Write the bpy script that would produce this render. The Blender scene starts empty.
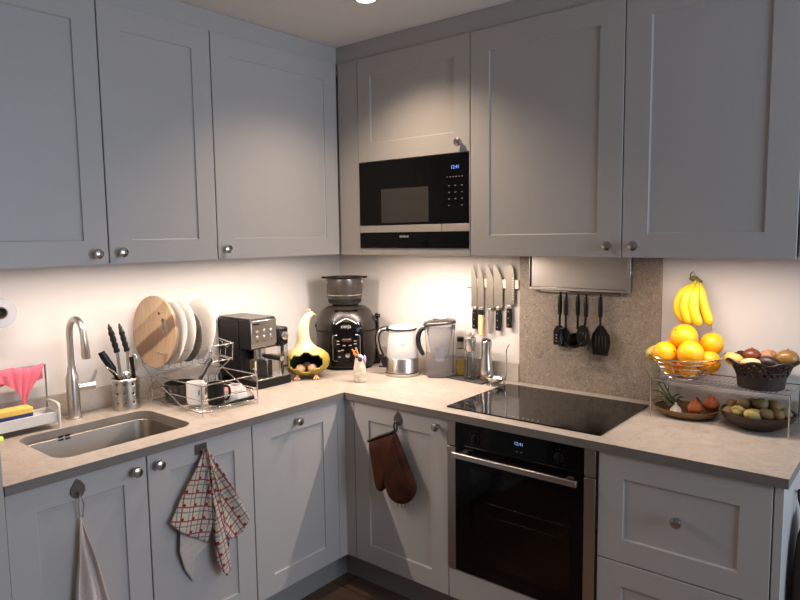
import bpy, bmesh, math, random
from mathutils import Vector, Matrix
from mathutils.geometry import tessellate_polygon
C = bpy.context.scene
COL = C.collection
PI = math.pi
# ------------------------------------------------------------------ camera
cd = bpy.data.cameras.new('camera'); cam = bpy.data.objects.new('camera', cd); COL.objects.link(cam)
Rr = Vector((0.77520695, 0.63157317, -0.01301972)); Uu = Vector((-0.05260213, 0.08507638, 0.99498494)); Ff = Vector((-0.62951346, 0.77063437, -0.0991739))
mw = Matrix.Identity(4)
for i in range(3):
    mw[i][0] = Rr[i]; mw[i][1] = Uu[i]; mw[i][2] = -Ff[i]
mw.translation = (2.5977, -2.6441, 1.5802)
cam.matrix_world = mw
cd.sensor_width = 36; cd.lens = 652.92 / 800 * 36; cd.clip_start = .02
C.camera = cam
# ------------------------------------------------------------------ world, lights, exposure
w = bpy.data.worlds.new('world'); C.world = w; w.use_nodes = True
bg = w.node_tree.nodes['Background']; bg.inputs[0].default_value = (.45, .62, 1, 1); bg.inputs[1].default_value = .12
C.view_settings.view_transform = 'Standard'; C.view_settings.look = 'None'
C.view_settings.exposure = 0.0; C.view_settings.gamma = 1; C.view_settings.use_curve_mapping = False
WARM = (1, .79, .59); LEDC = (1, .84, .73); COOL = (.64, .79, 1); TILT = math.radians(4)

def area(name, loc, rot, sx, sy, power, col, spread=PI):
    l = bpy.data.lights.new(name, 'AREA'); l.shape = 'RECTANGLE'; l.size = sx; l.size_y = sy; l.energy = power; l.color = col; l.spread = spread
    o = bpy.data.objects.new(name, l); COL.objects.link(o); o.location = loc; o.rotation_euler = rot
    return o
def spot(name, loc, power, col, angle, blend=.5, r=.03, rot=(0, 0, 0)):
    l = bpy.data.lights.new(name, 'SPOT'); l.energy = power; l.color = col; l.spot_size = angle; l.spot_blend = blend; l.shadow_soft_size = r
    o = bpy.data.objects.new(name, l); COL.objects.link(o); o.location = loc; o.rotation_euler = rot
    return o
P_WIN, P_SPOT, P_SPOT2, P_LL, P_LC, P_LR = 64, 46, 4.5, 17.5, 14.5, 6.2
area('window_daylight', (4.5, -1.0, 1.6), (0, PI / 2, 0), 1.4, 1.8, P_WIN, COOL)
spot('ceiling_spot', (.915, -.762, 2.43), P_SPOT, WARM, math.radians(124), 1.0)
spot('ceiling_spot', (2.4, -1.9, 2.43), P_SPOT2, WARM, math.radians(140), .6)
area('led_left', (.340, -1.15, 1.4938), (0, TILT * -1, 0), .012, 1.45, P_LL, LEDC)
area('led_corner', (.81, -.340, 1.4938), (TILT * -1, 0, 0), .62, .012, P_LC, LEDC)
area('led_right', (2.02, -.340, 1.4938), (TILT * -1, 0, 0), .46, .012, P_LR, LEDC)

# ------------------------------------------------------------------ materials
def lin(h):
    h = h.lstrip('#'); f = lambda c: c / 12.92 if c <= .04045 else ((c + .055) / 1.055) ** 2.4
    return tuple(f(int(h[i:i + 2], 16) / 255) for i in (0, 2, 4)) + (1,)
def newmat(name):
    m = bpy.data.materials.new(name); m.use_nodes = True
    return m, m.node_tree, m.node_tree.nodes['Principled BSDF']
def ramp(nt, fac, stops):
    r = nt.nodes.new('ShaderNodeValToRGB')
    while len(r.color_ramp.elements) < len(stops): r.color_ramp.elements.new(.5)
    for e, (p, c) in zip(r.color_ramp.elements, stops): e.position = p; e.color = c if not isinstance(c, str) else lin(c)
    nt.links.new(fac, r.inputs[0]); return r.outputs[0]
def coords(nt, scale=(1, 1, 1), rot=(0, 0, 0), kind='Object'):
    t = nt.nodes.new('ShaderNodeTexCoord'); mp = nt.nodes.new('ShaderNodeMapping')
    mp.inputs['Scale'].default_value = scale; mp.inputs['Rotation'].default_value = rot
    nt.links.new(t.outputs[kind], mp.inputs[0]); return mp.outputs[0]
def noise(nt, vec, scale, detail=3, rough=.55, dist=0):
    n = nt.nodes.new('ShaderNodeTexNoise'); n.inputs['Scale'].default_value = scale; n.inputs['Detail'].default_value = detail
    n.inputs['Roughness'].default_value = rough; n.inputs['Distortion'].default_value = dist
    nt.links.new(vec, n.inputs['Vector']); return n.outputs['Fac']
def bump(nt, b, h, s=.2, d=.002):
    n = nt.nodes.new('ShaderNodeBump'); n.inputs['Strength'].default_value = s; n.inputs['Distance'].default_value = d
    nt.links.new(h, n.inputs['Height']); nt.links.new(n.outputs[0], b.inputs['Normal'])
def mat(name, col, rough=.5, metal=0, var=.06, scale=20, bmp=0, trans=0, ior=1.45, coat=0, stretch=(1, 1, 1), sheen=0, emit=0, alpha=1, spec=.5):
    m, nt, b = newmat(name); c = lin(col)
    v = coords(nt, stretch); n = noise(nt, v, scale)
    lo = tuple(x * (1 - var) for x in c[:3]) + (1,); hi = tuple(min(1, x * (1 + var)) for x in c[:3]) + (1,)
    nt.links.new(ramp(nt, n, [(.3, lo), (.7, hi)]), b.inputs['Base Color'])
    b.inputs['Roughness'].default_value = rough; b.inputs['Metallic'].default_value = metal
    b.inputs['Transmission Weight'].default_value = trans; b.inputs['IOR'].default_value = ior
    b.inputs['Coat Weight'].default_value = coat; b.inputs['Coat Roughness'].default_value = .1
    b.inputs['Specular IOR Level'].default_value = spec; b.inputs['Sheen Weight'].default_value = sheen; b.inputs['Alpha'].default_value = alpha
    if bmp: bump(nt, b, n, bmp)
    if emit: b.inputs['Emission Color'].default_value = c; b.inputs['Emission Strength'].default_value = emit
    return m
CAB = mat('cabinet_paint', '#aca7a2', .42, var=.012, scale=60, bmp=.02)
CABIN = mat('cabinet_inside', '#8f8c88', .6)
WALL = mat('wall_paint', '#beb8b2', .75, var=.01, scale=8, bmp=.02)
CEIL = mat('ceiling_paint', '#d8d3cd', .8, var=.01)
STEEL = mat('brushed_steel', '#c2bdb6', .28, 1, var=.08, scale=60, stretch=(1, 1, 30))
STEELH = mat('brushed_steel_wide', '#b9b3ab', .33, 1, var=.06, scale=60, stretch=(1, 1, 25))
OVENST = mat('oven_steel', '#aaa298', .35, 1, var=.05, scale=60, stretch=(1, 1, 25))
CHROME = mat('chrome', '#cfccc6', .18, 1, var=.02)
NICKEL = mat('nickel', '#b5b0a8', .22, 1, var=.05)
BLADE = mat('knife_steel', '#8b847a', .4, 1, var=.06, stretch=(1, 1, 6))
BLACKG = mat('black_glass', '#090808', .06, var=.02, spec=.22)
HOBG = mat('hob_glass', '#0b0a0a', .07, var=.05, spec=.3)
BLACK = mat('black_plastic', '#0d0c0b', .36, var=.1, spec=.32)
BLACKM = mat('black_matt', '#0b0a0a', .6, var=.1, spec=.3)
DGREY = mat('dark_grey_plastic', '#4b4641', .32, .35, var=.05)
WHITE = mat('white_ceramic', '#d2cdc6', .16, var=.015, coat=.3)
WHITEP = mat('white_plastic', '#b5b2ae', .4, var=.02)
GLASS = mat('clear_glass', '#f7f8f7', .02, trans=1, var=.0, ior=1.3)
OVENGL = mat('oven_glass', '#8d8781', .03, trans=1, var=.0, ior=1.35)
TINT = mat('grey_tint_plastic', '#f2f1f2', .05, trans=.96, var=.01, ior=1.12)
FROST = mat('frosted_plastic', '#f4f3f4', .06, trans=.93, var=.01, ior=1.08)
WATER = mat('kettle_glass', '#f6f6f4', .15, trans=.7, ior=1.1, var=.005)
OIL = mat('olive_oil', '#b89a1a', .05, trans=.55, var=.03, ior=1.3)
PINK = mat('pink_cloth', '#bd5869', .9, var=.08, scale=120, bmp=.3, sheen=.2)
YEL = mat('yellow_sponge', '#c9a550', .95, var=.15, scale=150, bmp=.6)
NAVY = mat('navy_scourer', '#26335e', .95, var=.2, scale=200, bmp=.5)
LIME = mat('lime_cloth', '#c3d264', .9, var=.1)
BAMB = mat('bamboo', '#735433', .5, var=.15, scale=30, stretch=(1, 8, 8))
BEIGEH = mat('pale_wood_handle', '#d3b083', .5, var=.08, scale=40, stretch=(6, 6, 1))
ORG = mat('orange_peel', '#ee9d06', .42, var=.06, scale=220, bmp=.35)
GREENS = mat('leaf_green', '#414f28', .6, var=.25)
DKLEAF = mat('dried_leaf', '#6f6046', .8, var=.3)
GARL = mat('garlic_skin', '#b5aa98', .6, var=.1)
NET = mat('orange_net_onion', '#8a4318', .6, var=.35, scale=160, bmp=.6)
POT = mat('potato_skin', '#6b5531', .7, var=.16, scale=45, bmp=.15)
POT2 = mat('potato_pale', '#9a8448', .65, var=.1, scale=45, bmp=.1)
DWOOD = mat('dark_wood_bowl', '#2a1a11', .4, var=.2, scale=30, stretch=(1, 1, 5))
WICK = mat('dark_wicker', '#281813', .5, var=.3, scale=120, bmp=.4)
SLATE = mat('slate', '#2e2c2b', .6, var=.15, bmp=.2)
COPPER = mat('copper_wire', '#7b6a60', .3, 1)
EGG = mat('brown_egg', '#e2b08a', .5, var=.06)
BRONZE = mat('hook_bronze', '#6d655c', .38, .8, var=.08)
PLINTH = mat('plinth_paint', '#8e8883', .5, var=.02)
MWWIN = mat('microwave_mesh_window', '#3a3632', .25, var=.05)
INK = mat('grey_print', '#8c867e', .6)
WPRINT = mat('white_print', '#d9d4cc', .6)
DISP = mat('blue_display', '#6f9cff', .5, emit=.9)
DISP2 = mat('oven_display', '#8fb8f0', .5, emit=.6)
DISPR = mat('red_display_off', '#3a1c16', .4)
DIFF = mat('lamp_diffuser', '#fff2dc', .5, emit=9)
LEDM = mat('led_diffuser', '#fff0dd', .5, emit=1.5)

def stone(name, cols, sc=1, rough=.45):
    m, nt, b = newmat(name); v = coords(nt)
    a = noise(nt, v, 16 * sc, 6, .7, 1.2); f = noise(nt, v, 130 * sc, 4, .7, .6)
    ca = ramp(nt, a, [(.28, cols[0]), (.5, cols[1]), (.74, cols[2])])
    cf = ramp(nt, f, [(.34, cols[0]), (.48, cols[1]), (.64, cols[1]), (.74, cols[2])])
    mx = nt.nodes.new('ShaderNodeMix'); mx.data_type = 'RGBA'; mx.inputs[0].default_value = .5
    nt.links.new(ca, mx.inputs[6]); nt.links.new(cf, mx.inputs[7]); nt.links.new(mx.outputs[2], b.inputs['Base Color'])
    b.inputs['Roughness'].default_value = rough; bump(nt, b, f, .06)
    return m
TOP = stone('stone_laminate_top', ['#6a6057', '#8f857a', '#a39a90'], 1.0, .42)
TOPE = mat('stone_laminate_edge', '#6f6861', .5, var=.08)
UPST = stone('stone_laminate_upstand', ['#8b8074', '#a0958a', '#b0a598'], .7, .5)
def mottled():
    m, nt, b = newmat('mottled_stone'); v = coords(nt)
    vo = nt.nodes.new('ShaderNodeTexVoronoi'); vo.inputs['Scale'].default_value = 95; vo.inputs['Randomness'].default_value = 1
    mpn = noise(nt, v, 14, 6, .75, 2.0); fine = noise(nt, v, 26, 3, .6, 7)
    c1 = ramp(nt, mpn, [(.3, '#544a3f'), (.45, '#786c5f'), (.6, '#867a6c'), (.75, '#9b8f80')])
    c2 = ramp(nt, fine, [(.37, '#4a4136'), (.45, '#7c7062'), (.56, '#7c7062'), (.64, '#a99c8b')])
    mx = nt.nodes.new('ShaderNodeMix'); mx.data_type = 'RGBA'; mx.inputs[0].default_value = .5
    nt.links.new(c1, mx.inputs[6]); nt.links.new(c2, mx.inputs[7]); nt.links.new(mx.outputs[2], b.inputs['Base Color'])
    b.inputs['Roughness'].default_value = .45; return m
MOTT = mottled()
def woodfloor():
    m, nt, b = newmat('oak_planks'); v = coords(nt)
    br = nt.nodes.new('ShaderNodeTexBrick'); nt.links.new(v, br.inputs['Vector'])
    br.inputs['Color1'].default_value = lin('#7a5f4a'); br.inputs['Color2'].default_value = lin('#6b5240'); br.inputs['Mortar'].default_value = lin('#2d211a')
    br.inputs['Scale'].default_value = 1; br.inputs['Mortar Size'].default_value = .003; br.inputs['Brick Width'].default_value = 1.2; br.inputs['Row Height'].default_value = .16
    v2 = coords(nt, (2, 30, 1)); n = noise(nt, v2, 3, 5)
    mx = nt.nodes.new('ShaderNodeMix'); mx.data_type = 'RGBA'; mx.blend_type = 'MULTIPLY'; mx.inputs[0].default_value = .7
    nt.links.new(br.outputs[0], mx.inputs[6]); nt.links.new(ramp(nt, n, [(.3, '#a89888'), (.7, '#ffffff')]), mx.inputs[7])
    nt.links.new(mx.outputs[2], b.inputs['Base Color']); b.inputs['Roughness'].default_value = .45
    return m
FLOOR = woodfloor()
def banana_mat():
    m, nt, b = newmat('banana_skin'); t = nt.nodes.new('ShaderNodeTexCoord'); s = nt.nodes.new('ShaderNodeSeparateXYZ')
    nt.links.new(t.outputs['UV'], s.inputs[0])
    c = ramp(nt, s.outputs[1], [(0, '#4a3a1a'), (.035, '#c8ae28'), (.12, '#d8ae1c'), (.75, '#dab422'), (.9, '#a59a30'), (1, '#7d7a2c')])
    nt.links.new(c, b.inputs['Base Color']); b.inputs['Roughness'].default_value = .45; return m
BAN = banana_mat()
def boardwood():
    m, nt, b = newmat('acacia_board'); v = coords(nt, (1, 1, 1), (0, math.radians(-50), 0))
    s = nt.nodes.new('ShaderNodeSeparateXYZ'); nt.links.new(v, s.inputs[0])
    n = noise(nt, coords(nt, (2, 2, 2)), 4, 2); ad = nt.nodes.new('ShaderNodeMath'); ad.operation = 'MULTIPLY_ADD'; ad.inputs[1].default_value = .03
    nt.links.new(n, ad.inputs[0]); nt.links.new(s.outputs[0], ad.inputs[2])
    mr = nt.nodes.new('ShaderNodeMapRange'); mr.inputs[1].default_value = -.16; mr.inputs[2].default_value = .18; nt.links.new(ad.outputs[0], mr.inputs[0])
    c = ramp(nt, mr.outputs[0], [(0, '#94806a'), (.30, '#9e8a70'), (.33, '#86715a'), (.50, '#947d64'), (.53, '#604a38'), (.66, '#584432'), (.69, '#8c745a'), (.85, '#988066'), (1, '#8c765e')])
    g = noise(nt, coords(nt, (30, 30, 3), (0, math.radians(-50), 0)), 5, 4)
    mx = nt.nodes.new('ShaderNodeMix'); mx.data_type = 'RGBA'; mx.blend_type = 'MULTIPLY'; mx.inputs[0].default_value = .45
    nt.links.new(c, mx.inputs[6]); nt.links.new(ramp(nt, g, [(.3, '#b59a80'), (.7, '#ffffff')]), mx.inputs[7])
    nt.links.new(mx.outputs[2], b.inputs['Base Color']); b.inputs['Roughness'].default_value = .5; return m
BOARD = boardwood()
def mathn(nt, op, a, b=None, c=None):
    n = nt.nodes.new('ShaderNodeMath'); n.operation = op
    for i, x in enumerate((a, b, c)):
        if x is None: continue
        if isinstance(x, (int, float)): n.inputs[i].default_value = x
        else: nt.links.new(x, n.inputs[i])
    return n.outputs[0]
def mixc(nt, f, a, b):
    n = nt.nodes.new('ShaderNodeMix'); n.data_type = 'RGBA'
    nt.links.new(f, n.inputs[0])
    for s, x in ((6, a), (7, b)):
        if isinstance(x, str): n.inputs[s].default_value = lin(x)
        else: nt.links.new(x, n.inputs[s])
    return n.outputs[2]
def plaid():
    m, nt, b = newmat('plaid_tea_towel'); t = nt.nodes.new('ShaderNodeTexCoord'); s = nt.nodes.new('ShaderNodeSeparateXYZ'); nt.links.new(t.outputs['UV'], s.inputs[0])
    u, v = s.outputs[0], s.outputs[1]; P = .046
    def line(x, off, wd, per=P):
        f = mathn(nt, 'FRACT', mathn(nt, 'ADD', mathn(nt, 'DIVIDE', x, per), off)); return mathn(nt, 'LESS_THAN', f, wd)
    col = mixc(nt, mathn(nt, 'MULTIPLY', mathn(nt, 'MAXIMUM', line(u, .0, .5, P / 3), line(v, .0, .5, P / 3)), .18), '#bcae9f', '#857b72')
    dk = mathn(nt, 'MAXIMUM', line(u, .35, .09), line(v, .35, .09)); col = mixc(nt, mathn(nt, 'MULTIPLY', dk, .75), col, '#4a5450')
    yl = mathn(nt, 'MULTIPLY', line(u, .68, .14), line(v, .68, .14)); col = mixc(nt, yl, col, '#c8a24a')
    rd = mathn(nt, 'MAXIMUM', line(u, 0, .12), line(v, 0, .12)); col = mixc(nt, mathn(nt, 'MULTIPLY', rd, .85), col, '#7a2429')
    fu = mathn(nt, 'SUBTRACT', mathn(nt, 'FRACT', mathn(nt, 'ADD', mathn(nt, 'DIVIDE', u, P), .3)), .5); fv = mathn(nt, 'SUBTRACT', mathn(nt, 'FRACT', mathn(nt, 'ADD', mathn(nt, 'DIVIDE', v, P), .3)), .5)
    d = mathn(nt, 'SQRT', mathn(nt, 'ADD', mathn(nt, 'MULTIPLY', fu, fu), mathn(nt, 'MULTIPLY', fv, fv)))
    col = mixc(nt, mathn(nt, 'LESS_THAN', d, .13), col, '#7d1f26')
    nt.links.new(col, b.inputs['Base Color']); b.inputs['Roughness'].default_value = .9
    bump(nt, b, noise(nt, coords(nt), 300), .2); return m
PLAID = plaid()
PLAIDB = mat('tea_towel_reverse', '#b9aca2', .9, var=.1, scale=60)
GTOW = mat('thin_grey_towel', '#cabab1', .9, var=.08, scale=90, bmp=.2)
LEATH = mat('brown_leather', '#3c1d0e', .7, var=.5, scale=14, bmp=.8, spec=.2)
LEATHD = mat('dark_leather_trim', '#1d120e', .6, var=.2)
def gourdmat():
    m, nt, b = newmat('gourd_skin'); v = coords(nt); s = nt.nodes.new('ShaderNodeSeparateXYZ'); nt.links.new(v, s.inputs[0])
    z = mathn(nt, 'MULTIPLY_ADD', noise(nt, v, 14, 2), .04, s.outputs[2])
    c = ramp(nt, z, [(0.0, '#7d6a1e'), (.13, '#8c792a'), (.185, '#c6b68a'), (.3, '#cdbf9e')])
    vo = nt.nodes.new('ShaderNodeTexVoronoi'); vo.inputs['Scale'].default_value = 22; nt.links.new(v, vo.inputs['Vector'])
    dot = mathn(nt, 'MULTIPLY', mathn(nt, 'LESS_THAN', vo.outputs['Distance'], .22), mathn(nt, 'LESS_THAN', s.outputs[2], .12))
    nt.links.new(mixc(nt, mathn(nt, 'MULTIPLY', dot, .6), c, '#8a6a30'), b.inputs['Base Color']); b.inputs['Roughness'].default_value = .35; return m
GOURD = gourdmat(); GOURDIN = mat('gourd_inside', '#3f3c1c', .8, var=.2)

# ------------------------------------------------------------------ mesh helpers
class M:
    def __init__(s): s.v = []; s.f = []; s.mi = []; s.uv = {}; s.x = Matrix.Identity(4)
    def add(s, vs, fs, mi=0):
        o = len(s.v); s.v += [tuple(s.x @ Vector(p)) for p in vs]; s.f += [tuple(i + o for i in f) for f in fs]; s.mi += [mi] * len(fs); return s
    def box(s, a, b, mi=0):
        (x0, y0, z0), (x1, y1, z1) = a, b
        vs = [(x0, y0, z0), (x1, y0, z0), (x1, y1, z0), (x0, y1, z0), (x0, y0, z1), (x1, y0, z1), (x1, y1, z1), (x0, y1, z1)]
        return s.add(vs, [(0, 3, 2, 1), (4, 5, 6, 7), (0, 1, 5, 4), (1, 2, 6, 5), (2, 3, 7, 6), (3, 0, 4, 7)], mi)
    def lathe(s, prof, n=32, c=(0, 0, 0), axis='z', sx=1, sy=1, mi=0, closed=False):
        vs = []; fs = []; k = len(prof)
        for r, z in prof:
            for j in range(n):
                a = 2 * PI * j / n; p = (max(r, 1e-5) * math.cos(a) * sx, max(r, 1e-5) * math.sin(a) * sy, z)
                if axis == 'y': p = (p[0], -p[2], p[1])
                if axis == 'x': p = (p[2], p[0], p[1])
                vs.append((p[0] + c[0], p[1] + c[1], p[2] + c[2]))
        for i in range(k if closed else k - 1):
            for j in range(n):
                fs.append((i * n + j, i * n + (j + 1) % n, ((i + 1) % k) * n + (j + 1) % n, ((i + 1) % k) * n + j))
        if not closed:
            fs.append(tuple(range(n - 1, -1, -1))); fs.append(tuple((k - 1) * n + j for j in range(n)))
        return s.add(vs, fs, mi)
    def cyl(s, c, r, h, n=24, axis='z', mi=0): return s.lathe([(r, 0), (r, h)], n, c, axis, mi=mi)
    def ball(s, c, rx, ry=None, rz=None, n=20, m=12, mi=0):
        ry = ry or rx; rz = rz or rx; vs = []; fs = []
        for i in range(1, m):
            t = PI * i / m
            for j in range(n): vs.append((c[0] + rx * math.sin(t) * math.cos(2 * PI * j / n), c[1] + ry * math.sin(t) * math.sin(2 * PI * j / n), c[2] - rz * math.cos(t)))
        a = len(vs); vs += [(c[0], c[1], c[2] - rz), (c[0], c[1], c[2] + rz)]
        for i in range(m - 2):
            for j in range(n): fs.append((i * n + j, i * n + (j + 1) % n, (i + 1) * n + (j + 1) % n, (i + 1) * n + j))
        for j in range(n): fs += [(a, (j + 1) % n, j), (a + 1, (m - 2) * n + j, (m - 2) * n + (j + 1) % n)]
        return s.add(vs, fs, mi)
    def tube(s, pts, r, n=8, closed=False, mi=0, sq=1, uv=False):
        P = [Vector(p) for p in pts]; k = len(P); R = r if isinstance(r, (list, tuple)) else [r] * k
        vs = []; fs = []; up = None; v0 = len(s.v)
        for i in range(k):
            if closed: t = P[(i + 1) % k] - P[i - 1]
            else: t = P[min(i + 1, k - 1)] - P[max(i - 1, 0)]
            t.normalize()
            if up is None:
                up = t.orthogonal().normalized()
                if abs(t.z) < .99: up = (Vector((0, 0, 1)) - t * t.z).normalized()
            else: up = (up - t * up.dot(t)).normalized()
            sd = t.cross(up)
            for j in range(n):
                a = 2 * PI * j / n; vs.append(P[i] + (up * math.cos(a) + sd * math.sin(a) * sq) * R[i])
        for i in range(k if closed else k - 1):
            for j in range(n): fs.append((i * n + j, i * n + (j + 1) % n, ((i + 1) % k) * n + (j + 1) % n, ((i + 1) % k) * n + j))
        if not closed: fs += [tuple(range(n - 1, -1, -1)), tuple((k - 1) * n + j for j in range(n))]
        if uv:
            for i in range(k):
                for j in range(n): s.uv[v0 + i * n + j] = (j / n, i / (k - 1))
        return s.add(vs, fs, mi)
    def prism(s, poly, z0, z1, plane='xy', holes=(), mi=0):
        loops = [list(poly)] + [list(h) for h in holes]; flat = [p for l in loops for p in l]
        T = {'xy': lambda p, h: (p[0], p[1], h), 'xz': lambda p, h: (p[0], h, p[1]), 'yz': lambda p, h: (h, p[0], p[1])}[plane]
        n = len(flat); vs = [T(p, z0) for p in flat] + [T(p, z1) for p in flat]
        tri = tessellate_polygon([[Vector((p[0], p[1], 0)) for p in l] for l in loops])
        fs = [tuple(t) for t in tri] + [tuple(i + n for i in reversed(t)) for t in tri]; o = 0
        for l in loops:
            m = len(l)
            for i in range(m): fs.append((o + i, o + (i + 1) % m, o + (i + 1) % m + n, o + i + n))
            o += m
        return s.add(vs, fs, mi)
    def grid(s, fn, nu, nv, mi=0, uvf=None):
        vs = []; fs = []; v0 = len(s.v)
        for i in range(nu + 1):
            for j in range(nv + 1):
                vs.append(fn(i / nu, j / nv))
                if uvf: s.uv[v0 + len(vs) - 1] = uvf(i / nu, j / nv, vs[-1])
        for i in range(nu):
            for j in range(nv): a = i * (nv + 1) + j; fs.append((a, a + 1, a + nv + 2, a + nv + 1))
        return s.add(vs, fs, mi)
def obj(name, m, material, parent=None, bevel=0, solid=0, sub=0, smooth=True, ang=35, solid_off=0, mat_off=0):
    me = bpy.data.meshes.new(name); bm = bmesh.new()
    vv = [bm.verts.new(p) for p in m.v]
    for f, mi in zip(m.f, m.mi):
        if len(set(f)) < 3: continue
        try: nf = bm.faces.new([vv[i] for i in f]); nf.material_index = mi
        except ValueError: pass
    bm.verts.index_update()
    if m.uv:
        ul = bm.loops.layers.uv.new('uv')
        for f in bm.faces:
            for l in f.loops: l[ul].uv = m.uv.get(l.vert.index, (0, 0))
    bmesh.ops.recalc_face_normals(bm, faces=bm.faces)
    bm.to_mesh(me); bm.free()
    for mm in (material if isinstance(material, (list, tuple)) else [material]): me.materials.append(mm)
    if smooth:
        me.shade_smooth(); me.set_sharp_from_angle(angle=math.radians(ang))
    o = bpy.data.objects.new(name, me); COL.objects.link(o)
    if parent is not None: o.parent = parent
    if solid:
        k = o.modifiers.new('solid', 'SOLIDIFY'); k.thickness = solid; k.offset = solid_off; k.material_offset = mat_off
    if sub:
        k = o.modifiers.new('sub', 'SUBSURF'); k.levels = sub; k.render_levels = sub
    if bevel:
        k = o.modifiers.new('bevel', 'BEVEL'); k.width = bevel; k.segments = 2; k.limit_method = 'ANGLE'; k.angle_limit = math.radians(40)
    return o
def thing(name, label, cat, loc=(0, 0, 0), rz=0, group=None):
    o = bpy.data.objects.new(name, None); COL.objects.link(o); o.location = loc; o.rotation_euler = (0, 0, rz); o.empty_display_size = .05
    return tag(o, label, cat, group)
def tag(o, label, cat, group=None):
    o['label'] = label; o['category'] = cat
    if group: o['group'] = group
    return o
def single(name, m, material, label, cat, loc=(0, 0, 0), rz=0, group=None, **k):
    o = obj(name, m, material, **k); o.location = loc; o.rotation_euler = (0, 0, rz); return tag(o, label, cat, group)
def struct(name, m, material, parent=None, **k):
    o = obj(name, m, material, parent, **k)
    if parent is None: o['kind'] = 'structure'
    return o
def dup(root, loc=None, rz=None, label=None, group=None):
    r = root.copy(); COL.objects.link(r)
    if loc is not None: r.location = loc
    if rz is not None: r.rotation_euler = (0, 0, rz)
    if label: r['label'] = label
    if group: r['group'] = group
    for ch in list(root.children):
        c = ch.copy(); COL.objects.link(c); c.parent = r
        for g in list(ch.children):
            d = g.copy(); COL.objects.link(d); d.parent = c
    return r
def text(name, s, size, loc, rot, material, parent, ext=.0003):
    cu = bpy.data.curves.new(name, 'FONT'); cu.body = s; cu.size = size; cu.extrude = ext; cu.align_x = 'CENTER'; cu.align_y = 'CENTER'
    t = bpy.data.objects.new(name, cu); COL.objects.link(t); bpy.context.view_layer.update()
    me = bpy.data.meshes.new_from_object(t.evaluated_get(bpy.context.evaluated_depsgraph_get())); bpy.data.objects.remove(t)
    me.materials.clear(); me.materials.append(material)
    o = bpy.data.objects.new(name, me); COL.objects.link(o); o.parent = parent; o.location = loc; o.rotation_euler = rot
    return o
def rrect(x0, y0, x1, y1, r, n=6):
    o = []
    for cx, cy, a0 in ((x1 - r, y1 - r, 0), (x0 + r, y1 - r, 90), (x0 + r, y0 + r, 180), (x1 - r, y0 + r, 270)):
        for i in range(n + 1):
            a = math.radians(a0 + 90 * i / n); o.append((cx + r * math.cos(a), cy + r * math.sin(a)))
    return o
def curve(pts, n=6):   # Catmull-Rom through pts
    P = [Vector(p) for p in pts]; P = [2 * P[0] - P[1]] + P + [2 * P[-1] - P[-2]]; o = []
    for i in range(1, len(P) - 2):
        for k in range(n):
            t = k / n; a, b, c, d = P[i - 1:i + 3]
            o.append(.5 * ((2 * b) + (c - a) * t + (2 * a - 5 * b + 4 * c - d) * t * t + (3 * b - a - 3 * c + d) * t ** 3))
    o.append(P[-2]); return o

# ------------------------------------------------------------------ room shell
CZ = 2.4547
struct('floor', M().box((-.1, -4.5, -.1), (4.7, .1, 0)), FLOOR)
struct('ceiling', M().box((-.1, -4.5, CZ), (4.7, .1, CZ + .1)), CEIL)
struct('wall_left', M().box((-.1, -4.5, 0), (0, .1, CZ)), WALL)
struct('wall_back', M().box((0, 0, 0), (4.7, .1, CZ)), WALL)
struct('wall_front', M().box((-.1, -4.6, 0), (4.7, -4.5, CZ)), WALL)
wr = M(); hole = [(-2.1, .8), (-.1, .8), (-.1, 2.35), (-2.1, 2.35)]
wr.prism([(-4.5, 0), (0, 0), (0, CZ), (-4.5, CZ)], 4.7, 4.8, 'yz', [hole])
struct('wall_right', wr, WALL)
wn = M()
for y in (-2.1, -1.14, -.16): wn.box((4.72, y, .8), (4.77, y + .06, 2.35))
wn.box((4.72, -2.1, .8), (4.77, -.1, .86)).box((4.72, -2.1, 2.29), (4.77, -.1, 2.35))
wf = struct('window_1', wn, WHITEP)
obj('pane', M().box((4.742, -2.05, .85), (4.748, -.15, 2.3)), GLASS, wf)

# ------------------------------------------------------------------ cabinets
def shaker(w_, h_, t=.02, fr=.082, rec=.007, top=None, side=None):
    tp = top or fr; sd = side or fr; m = M(); b = .004; c = .0015
    O = [(0, 0), (w_, 0), (w_, h_), (0, h_)]; O2 = [(c, c), (w_ - c, c), (w_ - c, h_ - c), (c, h_ - c)]
    I = [(sd, fr), (w_ - sd, fr), (w_ - sd, h_ - tp), (sd, h_ - tp)]; J = [(sd + b, fr + b), (w_ - sd - b, fr + b), (w_ - sd - b, h_ - tp - b), (sd + b, h_ - tp - b)]
    vs = [(x, t, z) for x, z in O] + [(x, c, z) for x, z in O] + [(x, 0, z) for x, z in O2] + [(x, 0, z) for x, z in I] + [(x, rec - .002, z) for x, z in I] + [(x, rec, z) for x, z in J]
    fs = [(0, 1, 2, 3)]
    for k in range(5):
        for i in range(4): fs.append((k * 4 + i, k * 4 + (i + 1) % 4, k * 4 + 4 + (i + 1) % 4, k * 4 + 4 + i))
    fs.append((20, 21, 22, 23)); return m.add(vs, fs)
def knob(parent, x, z):
    o = obj('knob', M().lathe([(.009, 0), (.007, .004), (.006, .012), (.010, .016), (.0165, .021), (.0175, .026), (.0155, .031), (.008, .034), (0, .0345)], 24, axis='y'), NICKEL, parent)
    o.location = (x, 0, z); return o
def door(parent, x, z, w_, h_, name='door', kn=None, fr=.082, top=None, side=None):
    d = obj(name, shaker(w_ - .004, h_ - .004, fr=fr, top=top, side=side), CAB, parent, ang=20); d.location = (x + .002, 0, z + .002)
    if kn: knob(d, kn[0] - x - .002, kn[1] - z - .002)
    return d
HB, H, PL, FP = .868, .899, .148, .62
RL = PI / 2
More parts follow.
